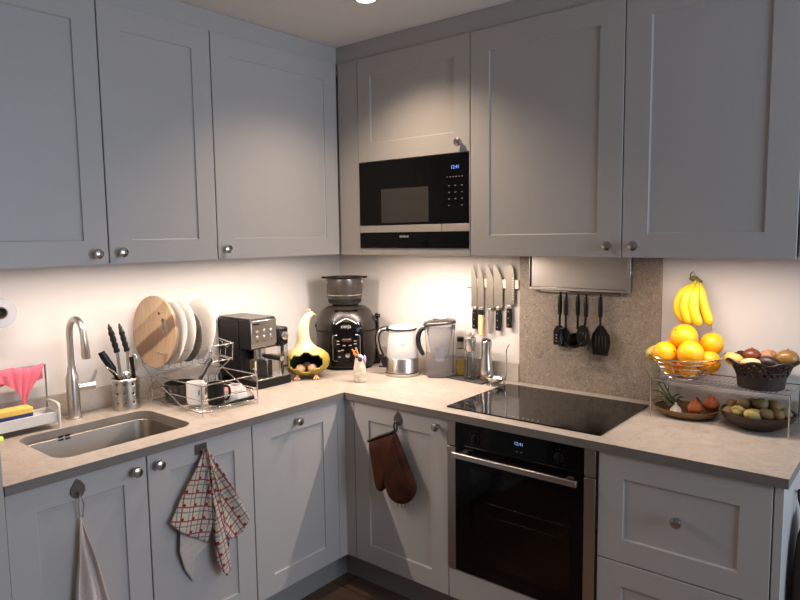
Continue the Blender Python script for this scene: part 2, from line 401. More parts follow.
# left run (faces +x): local x = world y
def left(name, label, y0, loc_z=0, cat='cabinet', group=None, fx=FP): return thing(name, label, cat, (fx, y0, loc_z), RL, group)
def body(parent, w_, z0, z1, d, mt=CAB, open_top=False):
    m = M(); t = .016
    z0 = z0 + (.012 if z0 > 1 else 0)
    m.box((0, .021, z0), (t, d, z1)).box((w_ - t, .021, z0), (w_, d, z1)).box((t, .021, z0), (w_ - t, d, z0 + t)).box((t, d - .006, z0 + t), (w_ - t, d, z1))
    if not open_top: m.box((t, .021, z1 - t), (w_ - t, d - .006, z1))
    return obj('carcass', m, mt, parent, smooth=False)
Y0, Y1, Y2, Y3 = -1.985, -1.5564, -1.1256, -.6648
c = left('sink_cabinet', 'grey shaker base cabinet with two doors under the steel sink', Y0)
body(c, Y2 - Y0, PL, HB, .60, open_top=True)
door(c, 0, PL, Y1 - Y0, HB - PL, kn=(-1.602 - Y0, .829), top=.074, side=.079); door(c, Y1 - Y0, PL, Y2 - Y1, HB - PL, kn=(-1.521 - Y0, .829), top=.074, side=.082)
c = left('base_cabinet', 'grey shaker base cabinet with one door left of the inner corner', Y2)
body(c, Y3 - Y2, PL, HB, .60); door(c, 0, PL, Y3 - Y2, HB - PL, kn=(-.903 - Y2, .833), top=.072, side=.085)
# right run
def right(name, label, x0, z=0, fy=-FP, cat='cabinet', group=None): return thing(name, label, cat, (x0, fy, z), 0, group)
X1, X2, X3, X4 = .6758, 1.1758, 1.774, 2.287
c = right('base_cabinet', 'grey shaker corner base cabinet with leather oven mitt hung on its door', X1)
body(c, X2 - X1, PL, HB, .60); door(c, 0, PL, X2 - X1, HB - PL, kn=(1.131 - X1, .834), top=.075, side=.083)
m = M().box((.602, -.664, PL), (.618, -.602, HB)).box((.618, -.618, PL), (.674, -.602, HB))
single('corner_filler', m, CAB, 'narrow grey filler strips closing the inner corner between the base cabinets', 'filler panel', smooth=False, bevel=.001)
c = right('drawer_cabinet', 'grey shaker base cabinet with wide drawers right of the oven', X3)
body(c, X4 - X3, PL, HB, .60)
door(c, .004, .506, X4 - X3 - .004, HB - .506, 'drawer', kn=(2.034 - X3, .697), fr=.078, top=.078, side=.082)
door(c, .004, PL, X4 - X3 - .004, .506 - PL, 'drawer', fr=.078, side=.082)
single('end_panel', M().box((2.289, -.619, 0), (2.312, -.004, HB)), CAB, 'grey end panel closing the right end of the base units', 'panel', bevel=.001)
c = right('oven_housing', 'oven housing with pale drawer front below the built-in oven', X2)
m = M(); m.box((0, .021, PL), (.014, .6, HB)).box((.584, .021, PL), (.598, .6, HB)).box((.014, .021, PL), (.584, .6, .164)).box((.014, .021, .262), (.584, .58, .271))
obj('carcass', m, CAB, c, smooth=False); d = obj('drawer_front', M().box((.002, 0, PL + .002), (.596, .018, .27)), CAB, c, bevel=.0015)
# plinths
single('plinth', M().box((.515, -1.985, 0), (.532, -.534, PL - .001)), PLINTH, 'grey plinth board under the left run of base cabinets', 'plinth')
single('plinth', M().box((.5325, -.534, 0), (2.288, -.518, PL - .001)), PLINTH, 'grey plinth board under the oven and right run of cabinets', 'plinth')
# oven
ov = thing('oven', 'black glass built-in oven with steel side strips and bar handle', 'oven', (X2 + .001, -FP, .272))
W = .596; OH = .594; cs = .498
m = M().box((.037, -.004, .03), (W - .041, .018, .03 + .0)) 
m = M(); m.prism([(.038, .006), (W - .042, .006), (W - .042, cs - .003), (.038, cs - .003)], -.006, .018, 'xz', [[(.105, .07), (.505, .07), (.505, .42), (.105, .42)]])
od = obj('door', m, BLACKG, ov, bevel=.001)
obj('door_glass', M().box((.100, -.0065, .065), (.510, -.004, .425)), OVENGL, od)
obj('control_panel', M().box((.038, -.006, cs), (W - .042, .02, OH)), BLACKG, ov, bevel=.001)
for x0, x1 in ((.001, .036), (W - .040, W - .001)):
    obj('side_strip', M().box((x0, -.006, .004), (x1, .02, cs - .003)), OVENST, ov, bevel=.001); obj('side_strip', M().box((x0, -.006, cs + .001), (x1, .02, OH)), OVENST, ov, bevel=.001)
h = obj('handle', M().box((.050, -.056, .470), (W - .047, -.042, .492)), STEEL, od, bevel=.003)
obj('handle_mount', M().box((.075, -.043, .474), (.095, -.006, .488)), OVENST, od); obj('handle_mount', M().box((W - .095, -.043, .474), (W - .075, -.006, .488)), OVENST, od)
m = M(); a = .02
m.box((.015, .03, .01), (.03, .5, OH)).box((W - .03, .03, .01), (W - .015, .5, OH)).box((.03, .49, .01), (W - .03, .5, OH)).box((.03, .03, .01), (W - .03, .49, .02)).box((.03, .03, OH - .01), (W - .03, .49, OH))
obj('cavity', m, mat('oven_cavity', '#3a3634', .4), ov, smooth=False)
for z in (.225, .275):
    m = M().tube([(.06, .06, z), (W - .06, .06, z)], .003).tube([(.06, .44, z), (W - .06, .44, z)], .003)
    for i in range(14): m.tube([(.07 + i * .035, .06, z), (.07 + i * .035, .44, z)], .0018, 6)
    obj('oven_rack', m, CHROME, ov)
for x in (.128, .466):
    k = obj('control_knob', M().lathe([(.019, 0), (.018, .005), (.016, .006), (0, .006)], 28, axis='y').box((-.004, -.014, -.018), (.004, -.005, .018)), BLACK, ov); k.location = (x, -.006, .543)
    m = M()
    for i in range(11):
        a = math.radians(-140 + 28 * i); m.box((x + .030 * math.sin(a) - .0006, -.0063, .543 + .030 * math.cos(a) - .0006), (x + .030 * math.sin(a) + .0006, -.006, .543 + .030 * math.cos(a) + .0006))
    obj('dial_marks', m, INK, ov)
text('display', '12:41', .017, (.31, -.0066, .56), (PI / 2, 0, 0), DISP2, ov)
obj('touch_marks', M().box((.300, -.0066, .530), (.306, -.006, .532)).box((.318, -.0066, .530), (.324, -.006, .532)), INK, ov)

# ------------------------------------------------------------------ worktop
hs = rrect(.185, -1.795, .53, -1.31, .055)
ED = .632; XE = 2.3237
m = M(); outer = [(0.002, -1.985), (ED, -1.985), (ED, -ED), (XE, -ED), (XE, -.002), (.002, -.002)]
m.prism(outer, H - .0012, H, 'xy', [hs]); m.prism([(p[0] - .0004 * (p[0] > .5), p[1] + .0004 * (p[1] < -.5)) for p in outer], HB + .001, H - .0012, 'xy', [hs], mi=1)
wt = single('worktop', m, [TOP, TOPE], 'beige stone-look L-shaped worktop running along both walls', 'worktop', smooth=False)
# sink
m = M(); D0, D1 = H - .178, H - .001
ring = lambda ins, r, z: [(x, y, z) for x, y in rrect(.187 + ins, -1.793 + ins, .528 - ins, -1.312 - ins, r)]
rings = [ring(-.001, .054, HB + .0), ring(.001, .053, HB - .004), ring(.006, .05, H - .150), ring(.018, .045, H - .168), ring(.05, .03, H - .174), ring(.12, .02, H - .177)]
n = len(rings[0]); vs = [p for r in rings for p in r]; fs = []
for i in range(len(rings) - 1):
    for j in range(n): fs.append((i * n + j, i * n + (j + 1) % n, (i + 1) * n + (j + 1) % n, (i + 1) * n + j))
fs.append(tuple((len(rings) - 1) * n + j for j in range(n)))
SINKM = mat('sink_steel', '#857d73', .42, 1, var=.05, scale=50, stretch=(1, 12, 12))
sk = thing('sink', 'undermounted brushed steel sink basin set in the worktop', 'sink', (.357, -1.55, H - .178))
m.x = Matrix.Translation((-.357, 1.55, -(H - .178))); m.add(vs, fs)
obj('basin', m, SINKM, sk, solid=.0015, solid_off=1)
m = M().lathe([(.045, .0015), (.043, .004), (.03, .002), (.012, .003), (0, .003)], 28); obj('drain', m, CHROME, sk)
m = M()
for dx in (-.012, .012):
    for dz in (0, .012): m.box((-.1695, dx - .08 - .009, .135 + dz), (-.1675, dx - .08 + .009, .141 + dz))
obj('overflow_slots', m, BLACKM, sk)
# upstands and splashback
single('upstand', M().box((.001, -1.985, H), (.018, -.019, .987)), UPST, 'low grey stone upstand along the left wall behind the tap', 'upstand', bevel=.001)
single('upstand', M().box((.001, -.018, H), (1.149, -.001, .984)), UPST, 'low grey stone upstand behind the kettle and water jug', 'upstand', bevel=.001)
single('upstand', M().box((1.778, -.018, H), (2.32, -.001, .976)), UPST, 'low grey stone upstand behind the wire shelf with fruit', 'upstand', bevel=.001)
single('splashback', M().box((1.150, -.014, H), (1.777, -.001, 1.489)), MOTT, 'mottled brown-grey stone splashback panel behind the hob', 'splashback', bevel=.001)
# hob
HPR = mat('hob_print', '#141312', .25)
hb = thing('induction_hob', 'black glass induction hob in the worktop above the oven', 'hob', (1.448, -.33, H))
obj('glass_top', M().prism(rrect(-.315, -.24, .317, .24, .006, 3), .0005, .005), HOBG, hb, smooth=False)
for x, y, r in ((-.16, .1, .09), (-.16, -.1, .075), (.16, .1, .075), (.16, -.1, .105)):
    obj('zone_ring', M().lathe([(r, .00505), (r, .0052), (r - .0015, .0052), (r - .0015, .00505)], 40, (x, y, 0), closed=True), HPR, hb)
m = M()
for i in range(7): m.box((-.05 + i * .02, -.22, .005), (-.044 + i * .02, -.216, .0053))
obj('touch_controls', m, INK, hb)

# ------------------------------------------------------------------ wall cabinets
ZU, ZT, DU = 1.49, 2.376, .39
U0, U1, U2 = -1.98, -1.5262, -1.0819
c = left('wall_cabinet', 'grey shaker wall cabinet with two doors above sink and dish rack', U0, fx=DU)
body(c, U2 - U0, ZU, ZT, DU - .002); door(c, 0, ZU, U1 - U0, ZT - ZU, kn=(-1.575 - U0, 1.529)); door(c, U1 - U0, ZU, U2 - U1, ZT - ZU, kn=(-1.487 - U0, 1.532))
c = left('wall_cabinet', 'grey shaker wall cabinet with one wide door above the coffee machine', U2, fx=DU)
body(c, -.41 - U2, ZU, ZT, DU - .002); door(c, 0, ZU, -.392 - U2, ZT - ZU, kn=(-1.049 - U2, 1.533))
M0, M1, R1, R2 = .5188, 1.1306, 1.7542, 2.2839
single('filler_panel', M().box((.394, -.387, ZU), (M0 - .001, -.37, ZT)), CAB, 'narrow grey filler panel left of the microwave', 'filler panel', bevel=.001)
c = right('wall_cabinet', 'grey wall cabinet with short door holding the built-in microwave', M0, fy=-DU)
ww = M1 - M0; m = M(); t = .004
m.box((.001, .0, ZU), (t, .386, 1.909)).box((ww - t, .0, ZU), (ww - .001, .386, 1.909)).box((.001, .021, 1.909), (.016, .386, ZT)).box((ww - .016, .021, 1.909), (ww - .001, .386, ZT))
m.box((t, .002, ZU), (ww - t, .020, 1.521)).box((t, .020, ZU + .012), (ww - t, .386, 1.521)).box((.016, .021, 1.910), (ww - .016, .386, 1.925)).box((.016, .021, ZT - .016), (ww - .016, .386, ZT)).box((t, .38, 1.521), (ww - t, .386, ZT - .016))
obj('carcass', m, CAB, c, smooth=False); door(c, 0, 1.910, ww, ZT - 1.910, kn=(1.086 - M0, 1.951), side=.075)
c = right('wall_cabinet', 'grey shaker wall cabinet over the hood and utensils', M1, fy=-DU)
body(c, R1 - M1, ZU, ZT, DU - .016); door(c, 0, ZU, R1 - M1, ZT - ZU, kn=(1.711 - M1, 1.532), side=.086)
c = right('wall_cabinet', 'grey shaker wall cabinet above the bananas and fruit', R1, fy=-DU)
body(c, R2 - R1, ZU, ZT, DU - .002); door(c, 0, ZU, R2 - R1, ZT - ZU, kn=(1.802 - R1, 1.532), side=.086)
c = right('wall_cabinet', 'sliver of grey wall cabinet at the right edge of the photo', R2 + .002, fy=-DU)
body(c, .3, ZU, ZT, DU - .002); door(c, 0, ZU, .3, ZT - ZU)
struct('trim_1', M().box((.36, -1.985, ZT + .001), (.378, -.36, CZ - .001)), CAB)
struct('trim_2', M().box((.378, -.378, ZT + .001), (2.588, -.36, CZ - .001)), CAB)
single('tall_cabinet', M().box((.004, -2.6, 0), (.63, -1.987, 2.40)), CAB, 'tall grey cabinet side at the left edge of the photo', 'cabinet', bevel=.001)
# LED strips
for loc, sx, sy, lb in (((.340, -1.15, 1.4935), .02, 1.46, 'slim warm LED light bar under the left wall cabinets'), ((.81, -.340, 1.4935), .60, .02, 'slim warm LED light bar under the microwave cabinet'), ((2.02, -.340, 1.4935), .46, .02, 'slim warm LED light bar above the fruit shelf')):
    t = thing('light_bar', lb, 'lamp', loc); obj('housing', M().box((-sx / 2 - .003, -sy / 2 - .003, .003), (sx / 2 + .003, sy / 2 + .003, .008)), WHITEP, t); obj('diffuser', M().box((-sx / 2, -sy / 2, .001), (sx / 2, sy / 2, .0028)), LEDM, t)
# ceiling downlights
dl = None
for x, y, lb in ((.915, -.762, 'round recessed ceiling spotlight glowing near the corner cabinets'), (2.4, -1.9, 'round recessed ceiling spotlight over the middle of the room')):
    if dl is None:
        dl = thing('ceiling_light', lb, 'lamp', (x, y, CZ)); obj('trim_ring', M().lathe([(.046, 0), (.046, -.005), (.036, -.006), (.034, 0)], 32, closed=True), WHITEP, dl); obj('diffuser', M().cyl((0, 0, -.003), .034, .002, 32), DIFF, dl)
    else: dup(dl, (x, y, CZ), label=lb)
# microwave
mv = thing('microwave', 'black built-in microwave with steel strip and blue clock', 'microwave', (M0 + .005, -DU, 1.5227))
MW = ww - .010; MH = .385
obj('body', M().box((.004, .012, .003), (MW - .004, .36, MH - .003)), BLACKM, mv)
md = obj('door', M().box((0, -.002, .103), (.463, .011, MH)), BLACKG, mv, bevel=.001)
obj('window', M().prism(rrect(.133, .112, .398, .262, .003, 3), -.0028, -.0022, 'xz'), MWWIN, md)
obj('control_panel', M().box((.464, -.002, .103), (MW, .011, MH)), BLACKG, mv, bevel=.001)
MWST = mat('microwave_steel', '#cfc6ba', .5, .85, var=.04, scale=60, stretch=(1, 1, 25))
obj('steel_strip', M().box((0, -.003, .070), (.464, .011, .101)), MWST, mv, bevel=.001)
ob_ = obj('open_button', M().box((.467, -.003, .070), (MW, .011, .101)), MWST, mv, bevel=.001)
obj('lower_panel', M().box((0, -.002, 0), (MW, .011, .068)), BLACKG, mv, bevel=.001)
text('logo', 'SIEMENS', .014, (.262, -.0026, .05), (PI / 2, 0, 0), WPRINT, mv); text('display', '12:41', .020, (.535, -.0026, .332), (PI / 2, 0, 0), DISP, mv)
m = M()
for i in range(6): m.box((.492 + i * .015, -.0026, .292), (.498 + i * .015, -.002, .295))
for r_ in range(4):
    for q in range(3):
        if not (r_ == 3 and q == 1): m.box((.500 + q * .032, -.0026, .256 - r_ * .027), (.508 + q * .032, -.002, .259 - r_ * .027))
obj('key_prints', m, INK, mv)
# hood
hd = thing('extractor_hood', 'brushed steel extractor hood front under the wall cabinet', 'extractor hood', (1.217, -.046, 1.335))
HW = .449; HT = .153
obj('hood_body', M().box((.004, .012, .004), (HW - .004, .030, HT)), BLACKM, hd)
obj('front_panel', M().box((.012, -.002, .012), (HW - .012, .011, HT)), STEELH, hd, bevel=.001)
m = M().box((0, -.006, 0), (HW, .013, .011)).box((HW - .011, -.004, .011), (HW, .012, HT)).box((.0, -.004, .011), (.004, .012, HT)); obj('frame', m, STEEL, hd, bevel=.001)
obj('side_clip', M().box((HW, -.0, .075), (HW + .006, .008, .092)), CHROME, hd)
m = M().tube([(.05, .018, -.006), (.41, .018, -.006)], .003)
for x in (.05, .41): m.tube([(x, .018, .006), (x, .018, -.006)], .003)
rail = obj('utensil_rail', m, CHROME, hd)

# ------------------------------------------------------------------ utensils under the hood
def utensil(kind, x, zb, label, lean=0, y=-.098, big=1):
    t = thing(kind, label, 'kitchen utensil', (x - .030, y + .064, 1.330), 0, 'black utensils hanging under the hood'); L = 1.338 - zb
    m = M(); m.tube([(0, 0, -.004), (0, 0, -.02)], .004, 8); m.lathe([(.0095, -.10), (.011, -.06), (.010, -.02), (.006, -.012)], 14, sx=1.0, sy=.55)
    m.tube([(0, 0, -.095), (lean * .5, .0, -.13), (lean, 0, -L + .075)], .0052, 10); obj('handle', m, BLACK, t)
    obj('hook', M().tube([(0, -.000, -.012), (0, .006, -.002), (0, .004, .006)], .0022, 6), CHROME, t)
    return t, L
t, L = utensil('turner', 1.388, 1.103, 'black turner with square holed head, leftmost under the hood')
o = [(-.014, -L + .085), (.010, -L + .085), (.030, -L + .062), (.030, -L), (-.028, -L), (-.028, -L + .062)]
hl = [[(x, z) for x, z in rrect(-.019 + i * .014, -L + .012 + j * .014, -.012 + i * .014, -L + .019 + j * .014, .002, 2)] for i in range(3) for j in range(3)]
obj('head', M().prism(o, -.002, .002, 'xz', hl), BLACK, t)
t, L = utensil('pasta_server', 1.425, 1.100, 'black toothed pasta server, second from left under the hood', .0, -.118)
m = M()
m.grid(lambda u, v: ((u - .5) * .052 * math.sin(PI * min(1, .25 + v * .65)), -.02 + .02 * (1 - 4 * (u - .5) ** 2) + .0, -L + .085 - v * .078), 8, 8)
hd_ = obj('head', m, BLACK, t, solid=.003)
m = M()
for i in range(5):
    a = (i - 2) * .009; m.tube([(a, -.004, -L + .018), (a, -.016, -L + .008), (a, -.028, -L + .006)], [.0032, .003, .002], 6)
for s in (-1, 1):
    for k in range(3): m.tube([(s * .022, -.006, -L + .03 + k * .018), (s * .026, -.018, -L + .028 + k * .018), (s * .026, -.028, -L + .028 + k * .018)], [.003, .0028, .002], 6)
obj('teeth', m, BLACK, t)
t, L = utensil('ladle', 1.470, 1.103, 'black soup ladle with round bowl, third under the hood', .0, -.098)
m = M().lathe([(0.002, -.030), (.022, -.026), (.036, -.012), (.040, .004)], 28, (0, 0, 0)); m2 = M(); m2.x = Matrix.Translation((-.004, -.022, -L + .034)) @ Matrix.Rotation(math.radians(38), 4, 'X')
m2.grid(lambda u, v: (math.cos(2 * PI * u) * .040 * math.sin(PI / 2 * v), math.sin(2 * PI * u) * .040 * math.sin(PI / 2 * v), -.032 * math.cos(PI / 2 * v)), 28, 8)
obj('bowl', m2, BLACK, t, solid=.003)
t, L = utensil('slotted_spoon', 1.518, 1.112, 'black slotted spoon, fourth from left under the hood', -.008, -.125)
m = M(); m.x = Matrix.Translation((-.010, -.004, -L + .045))
for i in range(1): pass
oval = [(.029 * math.cos(a), .046 * math.sin(a)) for a in [2 * PI * i / 28 for i in range(28)]]
sl = [[(x0 + .0028 * math.cos(a), .020 * math.sin(a)) for a in [2 * PI * i / 10 for i in range(10)]] for x0 in (-.012, 0, .012)]
m.prism(oval, -.002, .002, 'xz', sl); obj('head', m, BLACK, t)
t, L = utensil('spatula', 1.570, 1.078, 'wide black slotted spatula, rightmost under the hood', .002, -.10)
o = [(-.008, -L + .125), (.012, -L + .125), (.040, -L + .085), (.044, -L + .055), (.034, -L), (-.030, -L), (-.036, -L + .055), (-.034, -L + .085)]
sl = [rrect(x0, -L + .025, x0 + .004, -L + .082, .0018, 2) for x0 in (-.020, -.006, .008, .022)]
obj('head', M().prism(o, -.002, .002, 'xz', sl), BLACK, t)

# ------------------------------------------------------------------ knives
RAILM = mat('pale_magnet_rail', '#cfc3b2', .45, .2, var=.04)
single('knife_rail', M().box((0, -.016, -.024), (.29, -.001, .018)), RAILM, 'pale magnetic knife rail on the white wall by the splashback', 'knife rail', (.857, 0, 1.352), bevel=.002)
def knife(x, ztip, zend, zbol, wl, wr, label, hm, kind='chef', lean=0):
    t = thing('kitchen_knife', label, 'knife', (x, -.0185, zbol), math.radians(0), 'knives on the magnetic rail'); t.rotation_euler = (0, lean, 0)
    top = ztip - zbol; bot = zbol - zend
    if kind == 'chef': o = [(wl, 0), (wr, 0), (wr, .02), (wr * .98, top * .45), (wr * .7, top * .72), (wl * .3, top * .93), (wl * .85, top), (wl, top * .97)]
    elif kind == 'santoku': o = [(wl, .0), (wr, .012), (wr, top * .7), (wr * .75, top * .9), (wr * .2, top), (wl * .5, top * .93), (wl, top * .75)]
    else: o = [(wl, .0), (wr, .0), (wr, top * .5), (wr * .5, top * .8), (wl * .6, top), (wl, top * .9)]
    obj('blade', M().prism(o, -.0012, .0012, 'xz'), BLADE, t)
    if kind == 'santoku':
        d = M()
        for i in range(9): d.box((wr - .012, -.0016, .03 + i * .012), (wr - .003, -.0011, .037 + i * .012))
        obj('dimples', d, STEEL, t)
    if hm is STEEL: obj('handle', M().prism([(-.008, 0), (.008, 0), (.010, -.03), (.007, -bot * .7), (.009, -bot), (-.006, -bot), (-.009, -bot * .5)], -.007, .007, 'xz'), STEEL, t, bevel=.003)
    else:
        obj('bolster', M().box((-.010, -.007, -.010), (.010, .007, .004)), STEEL, t, bevel=.002)
        hh = obj('handle', M().prism([(-.010, -.010), (.010, -.010), (.0125, -bot * .4), (.010, -bot * .75), (.013, -bot), (-.011, -bot), (-.012, -bot * .5)], -.0085, .0085, 'xz'), hm, t, bevel=.003)
        if hm is BLACK:
            r_ = M()
            for z in (.25, .55, .85): r_.lathe([(.0028, .0085), (.0028, .0092), (0, .0092)], 10, (0, 0, -bot * z), 'y')
            obj('rivets', r_, STEEL, hh)
    return t
knife(.914, 1.436, 1.128, 1.232, -.020, .012, 'chef knife with black handle, leftmost on the rail', BLACK)
k = knife(.952, 1.436, 1.100, 1.232, -.020, .014, 'knife with pale wooden handle on the magnetic rail', BEIGEH, 'slim', 0); k.location.y = -.0225
obj('ferrule', M().box((-.0125, -.0092, -.034), (.0125, .0092, -.009)), BLACK, k, bevel=.002)
knife(.999, 1.436, 1.112, 1.232, -.020, .021, 'all steel knife with metal handle on the magnetic rail', STEEL)
knife(1.043, 1.440, 1.130, 1.238, -.026, .022, 'broad chef knife with black handle, second from the right on rail', BLACK)
knife(1.100, 1.442, 1.148, 1.248, -.019, .026, 'santoku knife with dimpled blade, rightmost on the rail', BLACK, 'santoku')

# ------------------------------------------------------------------ kitchen roll, tap, caddy
t = thing('kitchen_roll', 'white paper roll on a wall holder at the left edge', 'paper roll', (.001, -1.787, 1.331))
prof = [(.021, .03), (.050, .03), (.051, .034), (.051, .128), (.050, .132), (.021, .132)]
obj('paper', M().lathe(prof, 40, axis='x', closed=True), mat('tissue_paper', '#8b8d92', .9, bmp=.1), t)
obj('core', M().lathe([(.017, .028), (.0205, .028), (.0205, .131), (.017, .131)], 28, axis='x', closed=True), mat('cardboard_core', '#4a3d33', .9), t)
obj('holder', M().lathe([(.03, 0), (.03, .008), (.008, .012), (.008, .06), (.0165, .075), (.0165, .118), (0, .119)], 24, axis='x'), BLACKM, t)

t = thing('kitchen_tap', 'brushed steel gooseneck kitchen tap behind the sink', 'tap', (.085, -1.544, H))
obj('tap_body', M().lathe([(.028, 0), (.028, .006), (.0235, .008), (.0235, .150), (.022, .163), (.0155, .182), (.0155, .20), (0, .20)], 32), STEEL, t)
pts = [(0, 0, .18), (0, 0, .30)] + [(.048 - .048 * math.cos(a), .0, .328 + .056 * math.sin(a)) for a in [math.radians(x) for x in range(0, 181, 12)]]
pts = [Matrix.Rotation(math.radians(5), 4, 'Z') @ Vector(p) for p in pts]; e = pts[-1]
obj('spout', M().tube(pts + [e + Vector((.001, .001, -.02))], .0118, 20), STEEL, t)
obj('spray_head', M().tube([e + Vector((.001, .001, -.015)), e + Vector((.004, .003, -.085)), e + Vector((.004, .003, -.088))], [.0128, .0155, .0138], 20), STEEL, t)
hv = obj('lever_housing', M().tube([(0, .012, .118), (.010, .080, .118)], .0165, 18), STEEL, t)
obj('lever', M().tube([(.010, .062, .127), (.014, .076, .150), (.018, .088, .176)], [.0075, .007, .006], 12), STEEL, t)

t = thing('sink_caddy', 'white sink caddy holding a sponge beside the tap', 'caddy', (.12, -1.72, H))
CW, CDp = .11, .045
m = M()
def tray_wall(m, x0, y0, x1, y1, z0, z1, th=.003):
    m.box((x0, y0, z0), (x1, y1, z0 + th)).box((x0, y0, z0), (x0 + th, y1, z1)).box((x1 - th, y0, z0), (x1, y1, z1)).box((x0, y0, z0), (x1, y0 + th, z1)).box((x0, y1 - th, z0), (x1, y1, z1))
tray_wall(m, -.045, -.17, .045, .085, .022, .062)
m.box((-.040, -.15, .045), (.040, .05, .051))
obj('tray', m, WHITEP, t, bevel=.0015)
for y in (-.17, .086):
    m = M(); p = curve([(-.05, y, .0), (-.05, y, .07), (-.042, y, .088), (0, y, .092), (.042, y, .088), (.05, y, .07), (.05, y, 0)], 5); m.tube(p, .006, 10, sq=.7); obj('side_frame', m, WHITEP, t)
m = M().tube([(-.047, .086, .06), (-.047, .086, .222)], .0035).tube([(-.047, -.17, .06), (-.047, -.17, .222)], .0035).tube([(-.047, -.175, .222), (-.047, .089, .222)], .0035)
obj('cloth_rail', m, CHROME, t)
# pink cloth over the rail
cl = M(); xr = .12 - .047; yr = -1.72
def clothf(u, v):
    y = -.165 + u * .245; L1 = .035 + .020 * math.sin(u * 9) + (.13 * max(0, 1 - abs(u - .66) / .36)); back = .06
    s = -back + v * (back + L1); fold = .006 * math.sin(u * 22 + v * 2)
    if s < 0: return (xr - .006 + s * .05 + fold * .5, yr + y, H + .225 + s + .004 * math.sin(u * 14))
    y2 = y + (.66 * .245 - .165 - y) * min(1, max(0, s / .14)) * .85
    return (xr + .0065 + min(s, .02) * .5 + abs(fold) * min(1, s / .02), yr + y2, H + .228 - s + .004 * math.sin(u * 14))
cl.grid(clothf, 44, 26)
o = single('cleaning_cloth', cl, PINK, 'pink cloth draped over the rail of the sink caddy', 'cloth', solid=.002, sub=1)
t = thing('sponge', 'yellow sponge with dark blue scouring side in the white caddy', 'sponge', (.126, -1.770, H + .0525), .0)
obj('foam', M().prism(rrect(-.032, -.075, .032, .055, .008, 3), .0215, .040), YEL, t, bevel=.003)
obj('scourer', M().prism(rrect(-.032, -.075, .032, .055, .008, 3), 0.001, .0213), NAVY, t, bevel=.002)
single('scouring_pad', M().prism(rrect(-.03, -.04, .03, .04, .01, 3), .0005, .014), LIME, 'lime green scouring pad on the worktop at the left edge', 'scouring pad', (.15, -1.862, H), bevel=.003)

# cutlery holder
t = thing('utensil_holder', 'perforated steel cylinder holding tongs and utensils beside the tap', 'utensil holder', (.105, -1.345, H))
R_ = .051; nh = 40; nz = 14; m = M(); vs = []; fs = []
for i in range(nz + 1):
    for j in range(nh): a = 2 * PI * j / nh; vs.append((R_ * math.cos(a), R_ * math.sin(a), .001 + .125 * i / nz))
for i in range(nz):
    for j in range(nh):
        if i in (3, 7, 11) and j % 4 == 0: continue
        fs.append((i * nh + j, i * nh + (j + 1) % nh, (i + 1) * nh + (j + 1) % nh, (i + 1) * nh + j))
fs.append(tuple(range(nh))); m.add(vs, fs); obj('cylinder', m, STEEL, t, solid=.0012, solid_off=1)
def up_tool(name, label, x, y, tip, r, material, head=None, parts=(), group='utensils in the steel holder'):
    t = thing(name, label, 'kitchen utensil', (.105 + x, -1.345 + y, H + .006), 0, group); return t
t = up_tool('kitchen_tongs', 'tongs with black scalloped nylon tips standing in the steel holder', 0, 0, None, 0, None)
for a, b, c in (((-.012, 0, .0), (-.030, -.012, .22), (-.052, -.030, .335)), ((.004, .012, 0), (.008, .010, .225), (-.022, -.002, .337))):
    A, B_, C_ = Vector(a), Vector(b), Vector(c)
    arm = obj('arm', M().tube([A, A.lerp(B_, .5), B_], [.004, .006, .006], 10, sq=.6), STEEL, t)
    d = (C_ - B_); m = M(); pts = [B_ + d * (i / 14) for i in range(15)]; rr = [(.0118 + .002 * math.sin(i * 2.2)) * (1 if i < 11 else (1 - (i - 10) * .17)) for i in range(15)]
    m.tube(pts, rr, 12, sq=.7); obj('tip', m, BLACK, arm)
t = up_tool('peeler', 'utensil with thick black handle leaning left in the steel holder', 0, 0, None, 0, None)
obj('handle', M().tube(curve([(-.02, -.01, .09), (-.03, -.035, .155), (-.042, -.062, .21), (-.046, -.07, .228)], 4), [.009] * 4 + [.0145] * 5 + [.013] * 4, 12, sq=.7), BLACK, t); obj('shaft', M().tube([(-.005, .0, .01), (-.02, -.01, .095)], .004), STEEL, t)
t = up_tool('spoon', 'shiny steel spoon leaning out of the steel holder', 0, 0, None, 0, None)
obj('handle', M().tube([(.02, -.0, .01), (.03, -.02, .10), (.02, -.05, .15), (.01, -.08, .175)], [.003, .003, .004, .005], 8, sq=.6), CHROME, t)
m = M(); m.x = Matrix.Translation((.040, -.012, .135)) @ Matrix.Rotation(math.radians(30), 4, 'X'); m.ball((0, 0, 0), .008, .017, .021, 16, 10); obj('bowl', m, CHROME, t)
t = up_tool('utensil', 'black handled utensil standing right of the tongs in holder', 0, 0, None, 0, None)
obj('handle', M().tube([(.015, .024, .01), (.012, .03, .12), (.006, .026, .20)], [.006, .008, .009], 10, sq=.6), BLACK, t)
t = up_tool('whisk', 'narrow wire whisk standing at the right of the steel holder', 0, 0, None, 0, None)
m = M()
for k in range(3):
    a = PI * k / 3; m.tube([(.0 + .012 * math.cos(a) * math.sin(s) + 0, .042 + .012 * math.sin(a) * math.sin(s), .14 + .07 * (1 - math.cos(s)) / 2 * 1.0) for s in [2 * PI * i / 20 for i in range(20)]], .0011, 5, closed=True)
obj('wires', m, CHROME, t); obj('handle', M().tube([(.0, .028, .01), (.0, .040, .145)], .005, 10), STEEL, t)

